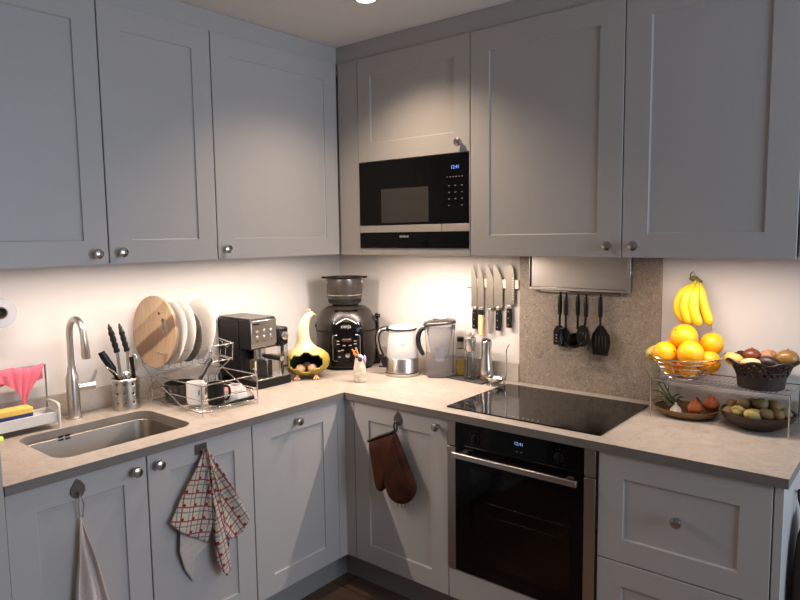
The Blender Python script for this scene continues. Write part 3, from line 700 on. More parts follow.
# ------------------------------------------------------------------ dish rack
RX0, RX1, RY0, RY1 = .115, .470, -1.238, -.975
t = thing('dish_rack', 'two tier chrome wire dish rack with plates beside the sink', 'dish rack', (.29, -1.107, H))
ox, oy = .29, -1.107
x0, x1, y0, y1 = RX0 - ox, RX1 - ox, RY0 - oy, RY1 - oy
m = M(); r = .0026
for z in (.012, .118):
    m.tube([(x0, y0, z), (x1, y0, z), (x1, y1, z), (x0, y1, z)], r, 8, closed=True)
m.tube([(x0, y0, .06), (x1, y0, .06), (x1, y1, .06), (x0, y1, .06)], .0018, 8, closed=True)
for x, y in ((x0, y0), (x1, y0), (x1, y1), (x0, y1)): m.tube([(x, y, .001), (x, y, .118)], r)
for i in range(1, 12): m.tube([(x0 + (x1 - x0) * i / 12, y0, .012), (x0 + (x1 - x0) * i / 12, y1, .012)], .0014, 6)
obj('lower_basket', m, CHROME, t)
ux0, ux1, uy0, uy1 = .035 - ox, .215 - ox, -1.235 - oy, -.90 - oy
m = M()
m.tube([(ux0, uy0, .235), (ux1, uy0, .215), (ux1, uy1, .215), (ux0, uy1, .235)], r, 8, closed=True)
m.tube([(ux0 + .01, uy0, .155), (ux1 - .01, uy0, .145), (ux1 - .01, uy1, .145), (ux0 + .01, uy1, .155)], r, 8, closed=True)
for x, xx, z in ((ux0, ux0 + .01, .235), (ux1, ux1 - .01, .215)):
    for y in (uy0, uy1): m.tube([(x, y, z), (xx, y, z - .078)], r)
for i in range(12):
    y = uy0 + (uy1 - uy0) * (i + .5) / 12; m.tube([(ux0 + .01, y, .155), (ux1 - .01, y, .145)], .0013, 6)
    m.tube([(ux0 + .035, y, .153), (ux0 + .030, y, .20)], .0013, 6); m.tube([(ux1 - .04, y, .148), (ux1 - .035, y, .19)], .0013, 6)
for k in range(3):  # scroll loops at the right end
    cx = ux0 + .045 + k * .045; m.tube([(cx + .016 * math.cos(a), uy1, .205 + .012 * math.sin(a)) for a in [2 * PI * i / 16 for i in range(16)]], .0013, 6, closed=True)
obj('upper_basket', m, CHROME, t)
for y in (uy0 + .004, uy1 - .004):
    m = M(); m.tube([(ux0, y, .150), (x0 + .06, y, .08), (x1 - .12, y, .002)], r); m.tube([(ux1 - .01, y, .148), (ux0 + .06, y, .07), (ux0 + .03, y, .002)], r); obj('leg', m, CHROME, t)
# plates
def plate_bm(R):
    return M().lathe([(0, 0), (R * .55, 0), (R * .60, .003), (R * .72, .010), (R, .017), (R, .0195), (R * .71, .0135), (R * .58, .0045), (0, .004)], 56)
def plate(R, y, x, z, mt, lb, tilt=8, yaw=0):
    o = single('dinner_plate', plate_bm(R), mt, lb, 'plate', group='plates standing in the dish rack'); o.rotation_euler = (math.radians(90 - tilt), 0, math.radians(yaw)); o.location = (x, y, z); return o
zc = lambda R: H + .152 + R * .985
plate(.132, -1.145, .137, zc(.132), WHITE, 'white plate standing directly behind the round wooden board')
plate(.132, -1.102, .135, zc(.132), WHITE, 'white plate, second behind the wooden board in the rack')
DPL = mat('dark_patterned_plate', '#5d5952', .25, var=.35, scale=60)
plate(.108, -1.060, .14, zc(.108), DPL, 'smaller dark patterned plate between white plates in the rack')
plate(.132, -1.005, .132, zc(.132), WHITE, 'white plate at the right end, nearest the coffee machine')
# cutting board
cb = thing('cutting_board', 'oval wooden cutting board with finger slot leaning in the dish rack', 'cutting board', (.135, -1.222, H + .300))
cb.rotation_euler = (math.radians(-9), 0, math.radians(17))
oval = [(.112 * math.cos(a) - .022 * math.sin(a), .146 * math.sin(a) + .006 * math.cos(a)) for a in [2 * PI * i / 64 for i in range(64)]]
sl = [(.052 + .017 * math.cos(a) - .012 * math.sin(a), .020 + .034 * math.sin(a)) for a in [2 * PI * i / 20 for i in range(20)]]
hh = [(.018 + .006 * math.cos(a), .072 + .006 * math.sin(a)) for a in [2 * PI * i / 14 for i in range(14)]]
obj('board', M().prism(oval, -.008, .008, 'xz', [sl, hh]), BOARD, cb, bevel=.003)
# things in the lower basket
GR = 'dishes drying in the lower basket'
t = thing('saucepan', 'dark saucepan with long black handle drying in the lower rack', 'pan', (.205, -1.158, H + .016))
obj('pan_body', M().lathe([(.060, .002), (.064, 0), (.067, .004), (.068, .066), (.070, .068), (.065, .068), (.064, .006), (0, .006)], 36), mat('smoky_steel', '#4b4641', .12, .6), t)
obj('pan_handle', M().tube(curve([(.045, .048, .064), (.04, .065, .078), (.015, .115, .120), (.0, .145, .142)], 5), [.006] * 5 + [.011] * 6 + [.0135] * 5, 12, sq=.7), BLACK, t)
t = thing('mug', 'white mug with grey mark in the lower rack', 'mug', (.325, -1.170, H + .016), 0, GR)
mugm = lambda R, hh_: M().lathe([(R * .8, 0), (R * .95, .004), (R, .02), (R, hh_), (R - .004, hh_), (R - .005, .01), (0, .008)], 32)
obj('cup', mugm(.036, .088), WHITE, t); obj('handle', M().tube(curve([(.0, .033, .07), (.0, .055, .068), (.0, .06, .045), (.0, .052, .022), (.0, .034, .02)], 5), .0048, 8), WHITE, t)
obj('mark', M().box((.0355, -.012, .04), (.0368, -.004, .06)), INK, t)
t = thing('mug', 'black mug standing beside the pink bowl in the rack', 'mug', (.402, -1.128, H + .016), 0, GR)
obj('cup', mugm(.033, .088), BLACK, t); obj('handle', M().tube(curve([(.022, .022, .075), (.034, .036, .07), (.036, .040, .045), (.030, .034, .02), (.022, .022, .018)], 5), .005, 8), BLACK, t)
t = thing('glass_jar', 'clear glass jar standing behind the black mug in the rack', 'jar', (.265, -1.035, H + .016), 0, GR)
obj('glass', M().lathe([(.026, 0), (.030, .004), (.030, .075), (.026, .09), (.024, .09), (.0275, .074), (.027, .006), (0, .005)], 28), GLASS, t)
t = thing('bowl', 'white bowl with pink rim turned upside down in the rack', 'bowl', (.425, -.955 - .055 + .03, H + .030)); t.location = (.423, -.984 + .0, H + .040)
bl = M().lathe([(.049, 0), (.048, .012), (.042, .040), (.028, .054), (.027, .060), (.023, .060), (.023, .053), (.038, .038), (.045, .010), (.046, 0)], 36)
t.location = (.402, -1.034, H + .018); 
obj('bowl_body', bl, WHITE, t); obj('pink_band', M().lathe([(.0420, .0405), (.0295, .0530), (.0298, .0540), (.0432, .0410)], 36, closed=True), mat('pink_glaze', '#d98a8a', .3), t)
single('serving_spoon', M().tube(curve([(.455, -1.16, H + .022), (.452, -1.10, H + .024), (.455, -1.03, H + .024), (.458, -.985, H + .024)], 5), [.004] * 6 + [.006] * 6 + [.009, .010, .010, .008], 10, sq=.7), BLACK, 'black utensil lying along the front of the lower rack', 'kitchen utensil')
t = thing('food_container', 'clear plastic container upside down at the back of the rack', 'container', (.165, -1.035, H + .016), 0, GR)
m = M().prism(rrect(-.038, -.045, .038, .045, .012), .0, .065); obj('tub', m, FROST, t, bevel=.006); obj('rim', M().prism(rrect(-.042, -.049, .042, .049, .014), .0, .006), FROST, t)

# ------------------------------------------------------------------ coffee machine
t = thing('coffee_machine', 'black coffee machine with chrome control panel beside the dish rack', 'coffee machine', (.02, -.84, H))
obj('housing', M().prism([(0, .03), (.0, .15), (.16, .15), (.16, .0), (0, .0)], .0, .31).box((0, 0, 0), (.02, .15, .31)), BLACK, t, bevel=.006)
obj('head', M().box((.16, .0, .175), (.240, .15, .312)), BLACK, t, bevel=.006)
obj('top_cover', M().box((.004, .004, .3125), (.236, .146, .317)), DGREY, t, bevel=.002)
pn = obj('control_panel', M().box((.2405, .003, .183), (.246, .147, .306)), CHROME, t, bevel=.002)
for i in range(3):
    for j in range(2): obj('button', M().lathe([(.007, 0), (.007, .002), (.005, .003), (0, .003)], 16, (.246, .035 + i * .040, .232 + j * .026), 'x'), NICKEL, pn)
m = M()
for i in range(3): m.box((.2462, .030 + i * .04, .212), (.2466, .042 + i * .04, .216))
m.box((.2462, .012, .288), (.2466, .05, .294)); obj('panel_prints', m, BLACK, pn)
obj('base', M().prism(rrect(0, 0, .275, .215, .03), .001, .038), BLACK, t, bevel=.004)
obj('drip_tray', M().prism(rrect(.165, .01, .268, .205, .012), .038, .043), CHROME, t, bevel=.001)
obj('group_head', M().lathe([(.030, 0), (.030, .028), (.026, .030)], 28, (.200, .078, .147)), CHROME, t)
pf = obj('portafilter', M().lathe([(.028, 0), (.031, .004), (.031, .022), (.02, .024)], 28, (.200, .078, .125)), CHROME, t)
obj('portafilter_handle', M().tube([(.226, .078, .142), (.27, .085, .140), (.33, .10, .136)], [.008, .012, .013], 14), BLACK, pf); obj('handle_cap', M().tube([(.329, .0998, .1361), (.334, .101, .1357)], .0125, 14), CHROME, pf)
m = M().prism(rrect(.168, .045, .240, .125, .01), .045, .118); obj('milk_glass', m, GLASS, t)
mt_ = obj('milk_tank', M().prism(rrect(.06, .153, .250, .213, .012), .042, .175), GLASS, t)
mf = obj('milk_frother', M().box((.10, .152, .177), (.252, .212, .262)), BLACK, t, bevel=.008)
kb = obj('dial', M().lathe([(.020, 0), (.019, .010), (.012, .012), (0, .012)], 24, (.252, .184, .222), 'x'), CHROME, mf); obj('spout', M().tube([(.248, .168, .19), (.268, .162, .188), (.270, .158, .155)], .006, 10), BLACK, mf)
t = thing('espresso_cup', 'small clear glass under the coffee machine spout', 'glass', (.215 + .0, -.80, H + .044)) if 0 else None

# ------------------------------------------------------------------ gourd house with eggs
RT = Vector((.68, .73, 0)); FR = Vector((.73, -.68, 0))
gx, gy = .264, -.513
gt = thing('gourd_hen', 'yellow green hollow gourd hen sheltering eggs in the corner', 'ornament', (gx, gy, H), math.atan2(.73, .68))
# local x = to the right seen from the camera, local -y = towards camera
prof = [(.030, .014), (.060, .018), (.088, .034), (.104, .058), (.108, .085), (.102, .112), (.078, .133), (.050, .150), (.037, .168), (.031, .190), (.029, .22), (.027, .25), (.024, .275), (.022, .292), (.022, .305), (.015, .318), (.004, .323)]
cxs = [(0, 0)] * 7 + [(-.003, 0), (-.006, 0), (-.010, 0), (-.012, 0), (-.010, 0), (-.003, 0), (.006, 0), (.016, 0), (.026, 0), (.034, 0)]
pr2 = []; 
def lerp_prof(k):
    n_ = 44
    for i in range(n_ + 1):
        s = i / n_ * (len(prof) - 1); a = min(int(s), len(prof) - 2); f = s - a
        pr2.append((prof[a][0] * (1 - f) + prof[a + 1][0] * f, prof[a][1] * (1 - f) + prof[a + 1][1] * f, cxs[a][0] * (1 - f) + cxs[a + 1][0] * f))
lerp_prof(0)
m = M(); NJ = 64; vs = []; fs = []
for r, z, cx in pr2:
    for j in range(NJ): a = 2 * PI * j / NJ; vs.append((cx + r * math.cos(a), r * math.sin(a), z))
for i in range(len(pr2) - 1):
    for j in range(NJ):
        a = 2 * PI * (j + .5) / NJ + PI / 2; a = (a + PI) % (2 * PI) - PI; z = (pr2[i][1] + pr2[i + 1][1]) / 2
        if (a / .80) ** 2 + ((z - .088) / (.045 + .006 * math.cos(a * 9))) ** 2 < 1: continue
        fs.append((i * NJ + j, i * NJ + (j + 1) % NJ, (i + 1) * NJ + (j + 1) % NJ, (i + 1) * NJ + j))
fs.append(tuple(range(NJ))); fs.append(tuple((len(pr2) - 1) * NJ + j for j in range(NJ)))
m.add(vs, fs); m.v = [(x * (1.06 if z < .17 else 1), y * (1.0), z * .985) for x, y, z in m.v]
obj('gourd', m, [GOURD, GOURDIN], gt, solid=.006, solid_off=-1, mat_off=1, ang=60)
obj('comb', M().ball((.012, 0, .322), .006, .003, .007).ball((.018, 0, .326), .006, .003, .007).ball((.024, 0, .325), .005, .003, .006), mat('pink_comb', '#d98a70', .5), gt)
obj('beak', M().lathe([(.006, 0), (.003, .008), (0, .014)], 12, (.038, 0, .305), 'x'), mat('beak', '#c9a24a', .5), gt)
for s in (-.045, .045):
    m = M()
    for k in (-1, 0, 1): m.tube([(s, -.055, .018), (s + k * .012, -.080, .004)], [.006, .004], 8)
    obj('foot', m, mat('pale_orange_foot', '#d9a57a', .5), gt)
for k, (dx, dy, z) in enumerate(((-.028, -.030, .046), (.028, -.030, .046), (.0, .022, .046))):
    q = RT * dx - FR * dy; e = single('egg', M().lathe([(.022 * math.sin(PI * i / 14) * (1 - .12 * math.cos(PI * i / 14)), -.028 * math.cos(PI * i / 14)) for i in range(15)], 24), EGG, ['brown egg at the left inside the hollow gourd', 'brown egg at the right inside the hollow gourd', 'brown egg at the back inside the hollow gourd'][k], 'egg', (gx + q.x, gy + q.y, H + z), group='eggs in the gourd')
    e.rotation_euler = (math.radians(70), 0, k * 1.1)
# figurine
t = thing('figurine', 'small whitish bird figurine with orange twigs on its head', 'figurine', (.549, -.44, H), math.atan2(.68, .73))
CRM = mat('cream_glaze', '#b9ae9b', .3, var=.3, scale=45, bmp=.4)
m = M().lathe([(.024, 0), (.028, .004), (.030, .03), (.029, .06), (.024, .09), (.021, .105), (.019, .118), (.010, .128), (0, .130)], 28, sy=.8); obj('body', m, CRM, t)
obj('head_patch', M().ball((.002, -.012, .108), .012, .008, .014).ball((-.010, -.009, .120), .009, .007, .009), mat('purple_black', '#3b2a3c', .4, var=.3), t)
obj('wing', M().ball((.024, -.004, .105), .007, .010, .022), mat('pale_lilac', '#a48fb0', .5), t)
for k, (a, b) in enumerate((((-.012, 0, .122), (-.034, 0, .155)), ((-.006, 0, .125), (-.016, 0, .162)), ((-.014, .0, .118), (-.028, -.004, .138)))):
    obj('twig', M().tube([a, b], [.0045, .0035], 8), mat('orange_twig', '#d0793a', .5) if k == 0 else bpy.data.materials['orange_twig'], t)

# ------------------------------------------------------------------ multi cooker
t = thing('multicooker', 'large dark electric multicooker standing in the worktop corner', 'multicooker', (.222, -.186, H), math.atan2(.70, .72))
BR = mat('bronze_grey_body', '#27231f', .3, .15, var=.05)
def rr_loft(m, rows, n=64, mi=0):   # rows: (rx, ry, squareness, z)
    vs = []; fs = []
    for rx, ry, e, z in rows:
        for j in range(n):
            a = 2 * PI * j / n; c_, s_ = math.cos(a), math.sin(a); vs.append((rx * math.copysign(abs(c_) ** (2 / e), c_), ry * math.copysign(abs(s_) ** (2 / e), s_), z))
    for i in range(len(rows) - 1):
        for j in range(n): fs.append((i * n + j, i * n + (j + 1) % n, (i + 1) * n + (j + 1) % n, (i + 1) * n + j))
    fs += [tuple(range(n)), tuple((len(rows) - 1) * n + j for j in range(n))]; return m.add(vs, fs, mi)
obj('body', rr_loft(M(), [(.135, .135, 2.6, .010), (.148, .142, 2.6, .03), (.156, .148, 2.5, .10), (.156, .148, 2.4, .192)]), BR, t, ang=50)
obj('foot_ring', rr_loft(M(), [(.130, .130, 2.6, .0), (.134, .134, 2.6, .012)]), BLACKM, t)
obj('seam', rr_loft(M(), [(.157, .149, 2.4, .193), (.157, .149, 2.4, .199)]), BLACKM, t)
obj('lid', rr_loft(M(), [(.156, .148, 2.4, .200), (.155, .147, 2.4, .225), (.146, .138, 2.4, .262), (.128, .122, 2.4, .292), (.100, .098, 2.3, .312), (.06, .06, 2, .320)]), BR, t, ang=50)
# black front panel conforming to the body
def wrap(x, z, off):
    if z < .2: ry, rx, e = .148, .156, 2.45
    else:
        q = (z - .2) / .12; ry = .148 - .052 * q ** 1.6; rx = .156 - .05 * q ** 1.6; e = 2.4
    return (x, -ry * max(.0, 1 - (abs(x) / rx) ** e) ** (1 / e) - off, z)
m = M(); m.grid(lambda u, v: wrap((u - .5) * (.170 - .055 * max(0, v - .6) / .4 + (0 if v > .3 else -.03 * (.3 - v))), .02 + v * .285, .0035), 24, 30); fpn = obj('front_panel', m, BLACKG, t, solid=.003, solid_off=0)
m = M(); F_ = [wrap(x, z, .006) for x, z in [(p[0], p[1]) for p in rrect(-.070, .050, .068, .182, .012, 5)]]; m.tube(F_, .0016, 6, closed=True); obj('panel_frame', m, STEEL, fpn)
obj('display', M().grid(lambda u, v: wrap(-.025 + u * .05, .148 + v * .016, .006), 6, 2), DISPR, fpn, solid=.001)
for x, z in ((-.050, .15), (-.050, .135), (.036, .15), (.036, .135), (-.02, .128), (.010, .128), (-.045, .100), (-.028, .104), (.035, .100), (-.045, .070)):
    obj('button_print', M().add([wrap(x, z, .0062), wrap(x + .014, z, .0062), wrap(x + .014, z + .004, .0062), wrap(x, z + .004, .0062)], [(0, 1, 2, 3)]), INK, fpn, smooth=False, solid=.0004)
dk = obj('dial', M().lathe([(.013, 0), (.012, .007), (0, .008)], 24, (.004, -.1525, .080), 'y'), CHROME, fpn)
m = M(); m.tube([wrap(x, .238 + .026 * (1 - (abs(x) / .052) ** 1.3), .006) for x in [-.052 + i * .0052 for i in range(21)]], .0026, 6); obj('lid_arc', m, WPRINT, fpn)
text('logo', 'ninja', .028, (-.002, -.1520, .226), (math.radians(72), 0, 0), INK, fpn)
for s, z in ((1, .235), (-1, .215)):
    obj('side_handle', M().box((s * .150 - .012, -.03, z - .008), (s * .150 + .016, .03, z + .010)), BLACK, t, bevel=.005)
obj('valve', M().tube([(.150, -.02, .262), (.176, -.03, .262)], [.009, .011], 14), BLACK, t); obj('vent_box', M().box((.1560, -.02, .05), (.170, .05, .27)), BLACK, t, bevel=.004); obj('plug_base', M().box((.10, .0, .002), (.178, .06, .045)), BLACK, t, bevel=.01)
# basket pot on top
t = thing('cooking_pot', 'dark round pot resting on top of the multicooker', 'pot', (.210, -.180, H + .3215), math.atan2(.70, .72))
obj('pot_body', M().lathe([(.0, 0.0), (.066, 0), (.080, .006), (.084, .020), (.087, .036), (.092, .042), (.094, .125), (.092, .137), (.097, .140), (.097, .144), (.088, .144), (.088, .05), (.083, .02), (0, .012)], 56), mat('pot_grey', '#3b3631', .28, .3), t, ang=40)
obj('base_ring', M().lathe([(.0, .0005), (.060, .0005), (.062, -.001)], 40), BLACKM, t) if 0 else None
obj('rim', M().lathe([(.091, .1405), (.099, .141), (.101, .144), (.099, .147), (.091, .147)], 56, closed=True), BLACK, t)
for s in (-1, 1): obj('handle', M().tube([(s * .094, -.02, .142), (s * .116, -.014, .144), (s * .116, .014, .144), (s * .094, .02, .142)], .0045, 8), BLACK, t); obj('bracket', M().box((s * .088 - .006, -.036, .112), (s * .088 + .006, -.020, .128)), STEEL, t, bevel=.002)
obj('lower_slot', M().lathe([(.081, .013), (.0865, .0135), (.0875, .032), (.084, .034)], 56, closed=True), BLACKM, t)
obj('highlight_ring', M().lathe([(.0915, .052), (.0935, .052), (.0937, .056), (.0917, .056)], 56, closed=True), STEEL, t)

# ------------------------------------------------------------------ kettle and jug
kd = math.atan2(.63, .78)
t = thing('glass_kettle', 'glass and steel electric kettle with black handle beside the cooker', 'kettle', (.605, -.19, H), kd)
obj('base', M().lathe([(.083, .001), (.085, .004), (.085, .012), (.078, .016), (0, .016)], 48), STEEL, t)
obj('steel_body', M().lathe([(.076, .0165), (.081, .018), (.081, .030), (.080, .032), (.080, .085), (.078, .088), (.077, .088), (.077, .03), (0, .028)], 48), STEELK if 0 else STEEL, t)
obj('glass_wall', M().lathe([(.078, .0885), (.0775, .12), (.072, .18), (.064, .226), (.062, .226), (.070, .18), (.0755, .12), (.076, .0885)], 48, closed=True), WATER, t)
obj('lid', M().lathe([(.066, .226), (.068, .229), (.067, .233), (.060, .238), (.035, .243), (0, .244)], 40), WHITEP, t)
obj('rim', M().lathe([(.065, .222), (.070, .222), (.071, .226), (.069, .230), (.065, .230)], 40, closed=True), BLACK, t)
p = curve([(-.060, 0, .222), (-.085, 0, .228), (-.112, 0, .215), (-.124, 0, .18), (-.116, 0, .13), (-.100, 0, .085), (-.090, 0, .05)], 5)
kh = obj('handle', M().tube(p, .0125, 12, sq=.9), BLACK, t)
obj('handle_inlay', M().tube([q + Vector((.0, -.0095, 0)) for q in p[4:-7]], .0042, 10), STEEL, kh)
obj('handle_foot', M().box((-.098, -.012, .035), (-.076, .012, .09)), BLACK, t, bevel=.004); obj('switch', M().box((-.118, -.008, .036), (-.096, .008, .044)), BLACK, t, bevel=.003)
obj('brand_mark', M().box((-.012, -.0745, .155), (.012, -.0738, .160)), INK, t)

t = thing('water_filter_jug', 'clear water filter jug with dark grey lid beside the kettle', 'jug', (.783, -.125, H), math.atan2(.59, .81))
def jug_rows(k): return [(.062 * k, .048 * k, 3, .003), (.066 * k, .052 * k, 3, .02), (.066 * k, .053 * k, 3, .12), (.072 * k, .055 * k, 3, .22), (.076 * k, .057 * k, 3, .248)]
m = rr_loft(M(), jug_rows(1)); m.f = m.f[:-1]; m.mi = m.mi[:-1]; obj('outer_jug', m, TINT, t, solid=.0025, solid_off=-1)
m = rr_loft(M(), [(.040, .032, 2.6, .095), (.045, .036, 2.6, .13), (.056, .043, 2.8, .19), (.068, .050, 3, .247)]); m.f = m.f[:-1]; m.mi = m.mi[:-1]; obj('inner_funnel', m, FROST, t, solid=.002, solid_off=-1)
obj('filter_cartridge', M().lathe([(.022, .075), (.024, .08), (.024, .13), (.018, .14), (0, .14)], 24), mat('filter_white', '#b7b4b8', .5), t)
LIDM = mat('jug_lid', '#35312d', .25, .1)
m = M(); rr_loft(m, [(.078, .059, 3, .247), (.080, .060, 3, .252), (.076, .056, 3, .262), (.05, .036, 2.5, .270), (.02, .015, 2, .272)])
m.v = [(x, y, z + (x + .08) * .09) for x, y, z in m.v]; obj('lid', m, LIDM, t, ang=50)
m = M(); m.prism([(-.030, -.022), (.030, -.018), (.030, .018), (-.030, .022)], .279, .283); obj('lid_window', m, STEEL, t, bevel=.001)
p = curve([(-.064, 0, .236), (-.090, 0, .226), (-.103, 0, .19), (-.100, 0, .15), (-.085, 0, .115), (-.078, 0, .105)], 5)
obj('handle', M().tube(p, [.008 + .004 * math.sin(PI * i / (len(p) - 1)) for i in range(len(p))], 12, sq=1.2), BLACK, t)
obj('spout', M().prism([(.070, .215), (.078, .215), (.094, .258), (.072, .256)], -.014, .014, 'xz'), TINT, t, bevel=.003)

# ------------------------------------------------------------------ slate tray with bottles
ta = math.radians(-5)
single('slate_tray', M().box((-.108, -.070, .0005), (.108, .045, .007)), SLATE, 'black slate tray under the oil and glass bottles', 'tray', (.940, -.080, H), ta, bevel=.002)
ZT0 = H + .0078
t = thing('oil_bottle', 'small square glass bottle of olive oil with dark cap on slate tray', 'bottle', (.867, -.072, ZT0), .5)
obj('glass', M().prism(rrect(-.020, -.020, .020, .020, .005), 0, .128).lathe([(.013, .128), (.012, .135)], 20), GLASS, t, bevel=.002); obj('oil', M().prism(rrect(-.0175, -.0175, .0175, .0175, .004), .004, .078), OIL, t)
obj('collar', M().lathe([(.0165, .134), (.0165, .163), (0, .163)], 24), STEEL, t); obj('cap', M().lathe([(.0165, .1635), (.0165, .183), (.014, .186), (0, .186)], 24), BLACK, t)
t = thing('glass_cruet', 'tall clear glass cruet with steel top at the centre of slate tray', 'bottle', (.945, -.105, ZT0))
obj('glass', M().lathe([(.031, 0), (.033, .004), (.032, .06), (.026, .11), (.022, .135), (.020, .135), (.024, .108), (.030, .06), (.030, .008), (0, .006)], 32), GLASS, t)
obj('steel_top', M().lathe([(.0225, .130), (.0245, .134), (.027, .185), (.027, .190), (.010, .197), (0, .198)], 32), STEEL, t); obj('stopper', M().lathe([(.006, .197), (.005, .205), (.008, .212), (0, .217)], 16), STEEL, t)
t = thing('glass_cruet', 'second glass cruet with steel top, behind the tall one', 'bottle', (.915, -.052, ZT0))
obj('glass', M().lathe([(.022, 0), (.024, .004), (.023, .06), (.018, .11), (.016, .14), (.0145, .14), (.016, .108), (.021, .06), (.021, .008), (0, .006)], 28), GLASS, t)
obj('steel_top', M().lathe([(.017, .138), (.019, .141), (.020, .182), (.012, .190), (.020, .194), (.020, .198), (0, .199)], 28), STEEL, t)
t = thing('oil_decanter', 'waisted brushed steel oil decanter on the right of slate tray', 'bottle', (1.012, -.072, ZT0))
obj('steel_body', M().lathe([(.031, .014), (.034, .02), (.032, .05), (.025, .10), (.022, .13), (.024, .158), (.025, .178), (.022, .182), (0, .182)], 36), STEEL, t); obj('glass_foot', M().lathe([(.028, 0), (.031, .003), (.030, .014), (0, .014)], 36), mat('amber_base', '#6b4a1e', .15), t)
obj('pourer', M().lathe([(.021, .1823), (.021, .186), (.008, .190), (0, .190)], 24).box((-.006, -.024, .180), (.006, -.016, .187)), BLACK, t)
# spoon rest with ladle holder
t = thing('spoon_rest', 'shiny steel spoon rest with upright wire hook beside the hob', 'spoon rest', (1.095, -.135, H))
m = M(); m.x = Matrix.Translation((0, 0, .0))
m.grid(lambda u, v: (math.cos(2 * PI * u) * .046 * (.08 + .92 * v), math.sin(2 * PI * u) * .036 * (.08 + .92 * v), .010 + .026 * (v ** 2.2)), 36, 10); obj('dish', m, CHROME, t, solid=.0015)
m = M().tube([(.046 * math.cos(a), .036 * math.sin(a), .036) for a in [2 * PI * i / 36 for i in range(36)]], .002, 8, closed=True)
m.tube([(.040 * math.cos(a), .032 * math.sin(a), .002) for a in [2 * PI * i / 36 for i in range(36)]], .0022, 8, closed=True)
for a in (.6, 2.5, 4.7): m.tube([(.040 * math.cos(a), .032 * math.sin(a), .002), (.046 * math.cos(a), .036 * math.sin(a), .036)], .002, 6)
obj('rim_wire', m, CHROME, t)
obj('upright_wire', M().tube(curve([(.040, .015, .002), (.048, .018, .06), (.048, .02, .12), (.046, .02, .155), (.052, .02, .175), (.062, .02, .190)], 5), .0024, 8), CHROME, t)

# ------------------------------------------------------------------ fruit shelf
SX0, SX1, SYF, SYB, SZ = 1.818, 2.262, -.238, -.03, .143
t = thing('wire_shelf', 'chrome wire shelf carrying the fruit baskets at the right', 'shelf', (2.04, -.134, H))
a0, a1, b0, b1 = SX0 - 2.04, SX1 - 2.04, SYF + .134, SYB + .134
m = M().tube([(a0, b0, SZ), (a1, b0, SZ), (a1, b1, SZ), (a0, b1, SZ)], .0028, 8, closed=True)
for i in range(1, 30): x = a0 + (a1 - a0) * i / 30; m.tube([(x, b0, SZ), (x, b1, SZ)], .0014, 6)
m.tube([(a0, 0, SZ - .003), (a1, 0, SZ - .003)], .002); obj('wire_top', m, CHROME, t)
for x in (a0, a1):
    for y in (b0, b1): obj('leg', M().tube([(x, y, .001), (x, y, SZ)], .0027), CHROME, t)
ZS = H + SZ + .003
# wire fruit basket with banana hook
bx, by = 1.908, -.150
t = thing('fruit_basket', 'chrome wire basket of oranges with tall banana hook', 'basket', (bx, by, ZS))
RB = .121
m = M()
for r, z, th in ((.060, .003, .0025), (.082, .022, .0018), (.100, .045, .0018), (.112, .064, .0018), (RB, .080, .0028)): m.tube([(r * math.cos(a), r * math.sin(a), z) for a in [2 * PI * i / 48 for i in range(48)]], th, 8, closed=True)
for k in range(10):
    a = 2 * PI * k / 10 + .2; m.tube([(r * math.cos(a), r * math.sin(a), z) for r, z in ((.0, .003), (.060, .003), (.082, .022), (.100, .045), (.112, .064), (RB, .080))], .0014, 6)
obj('bowl_wires', m, CHROME, t)
m = M().tube(curve([(.03, .115, .078), (.05, .128, .11), (.060, .132, .16), (.04, .134, .22), (.008, .134, .30), (-.004, .132, .358), (-.008, .110, .382), (-.012, .088, .374), (-.010, .082, .356)], 6), .0027, 8); obj('banana_hook', m, CHROME, t)
# bananas
hookp = Vector((bx - .012, by + .084, ZS + .356))
bt = thing('banana_bunch', 'bunch of yellow bananas hanging from the hook above oranges', 'bananas', hookp)
cr = Vector((.030, -.006, -.000))
obj('crown', M().tube([(.0, 0, .004), (.020, -.002, .002), (.040, -.008, -.012)], [.008, .012, .010], 10), mat('banana_crown', '#5a4a22', .7, var=.3), bt)
specs = [[(.015, -.003, 0), (-.012, -.02, -.030), (-.050, -.03, -.075), (-.058, -.03, -.125), (-.036, -.028, -.160), (-.012, -.025, -.172)],
         [(.018, -.006, 0), (.000, -.028, -.030), (-.018, -.045, -.075), (-.020, -.05, -.12), (-.006, -.046, -.160), (.012, -.040, -.178)],
         [(.026, -.006, 0), (.022, -.026, -.032), (.018, -.044, -.075), (.022, -.05, -.125), (.036, -.046, -.165), (.050, -.038, -.184)],
         [(.032, -.004, 0), (.040, -.012, -.030), (.052, -.018, -.075), (.070, -.018, -.120), (.088, -.016, -.160), (.098, -.012, -.186)]]
for k, s in enumerate(specs):
    s = [(q[0] * (.66 if k == 3 else .78) + .014, q[1], q[2] * .90) for q in s]; p = curve(s, 6); n_ = len(p); rr = []
    for i in range(n_):
        u = i / (n_ - 1); rr.append(.0055 + (.0135) * max(0, min(1, (u - .12) / .18)) * (1 if u < .78 else max(.0, 1 - ((u - .78) / .22) ** 2.2 * .92)))
    rr[-1] = .0035; m = M(); m.tube(p, rr, 10, uv=True); m.uv = {a: (b[0], 1 - b[1]) for a, b in m.uv.items()}; obj('banana', m, BAN, bt, sub=1)
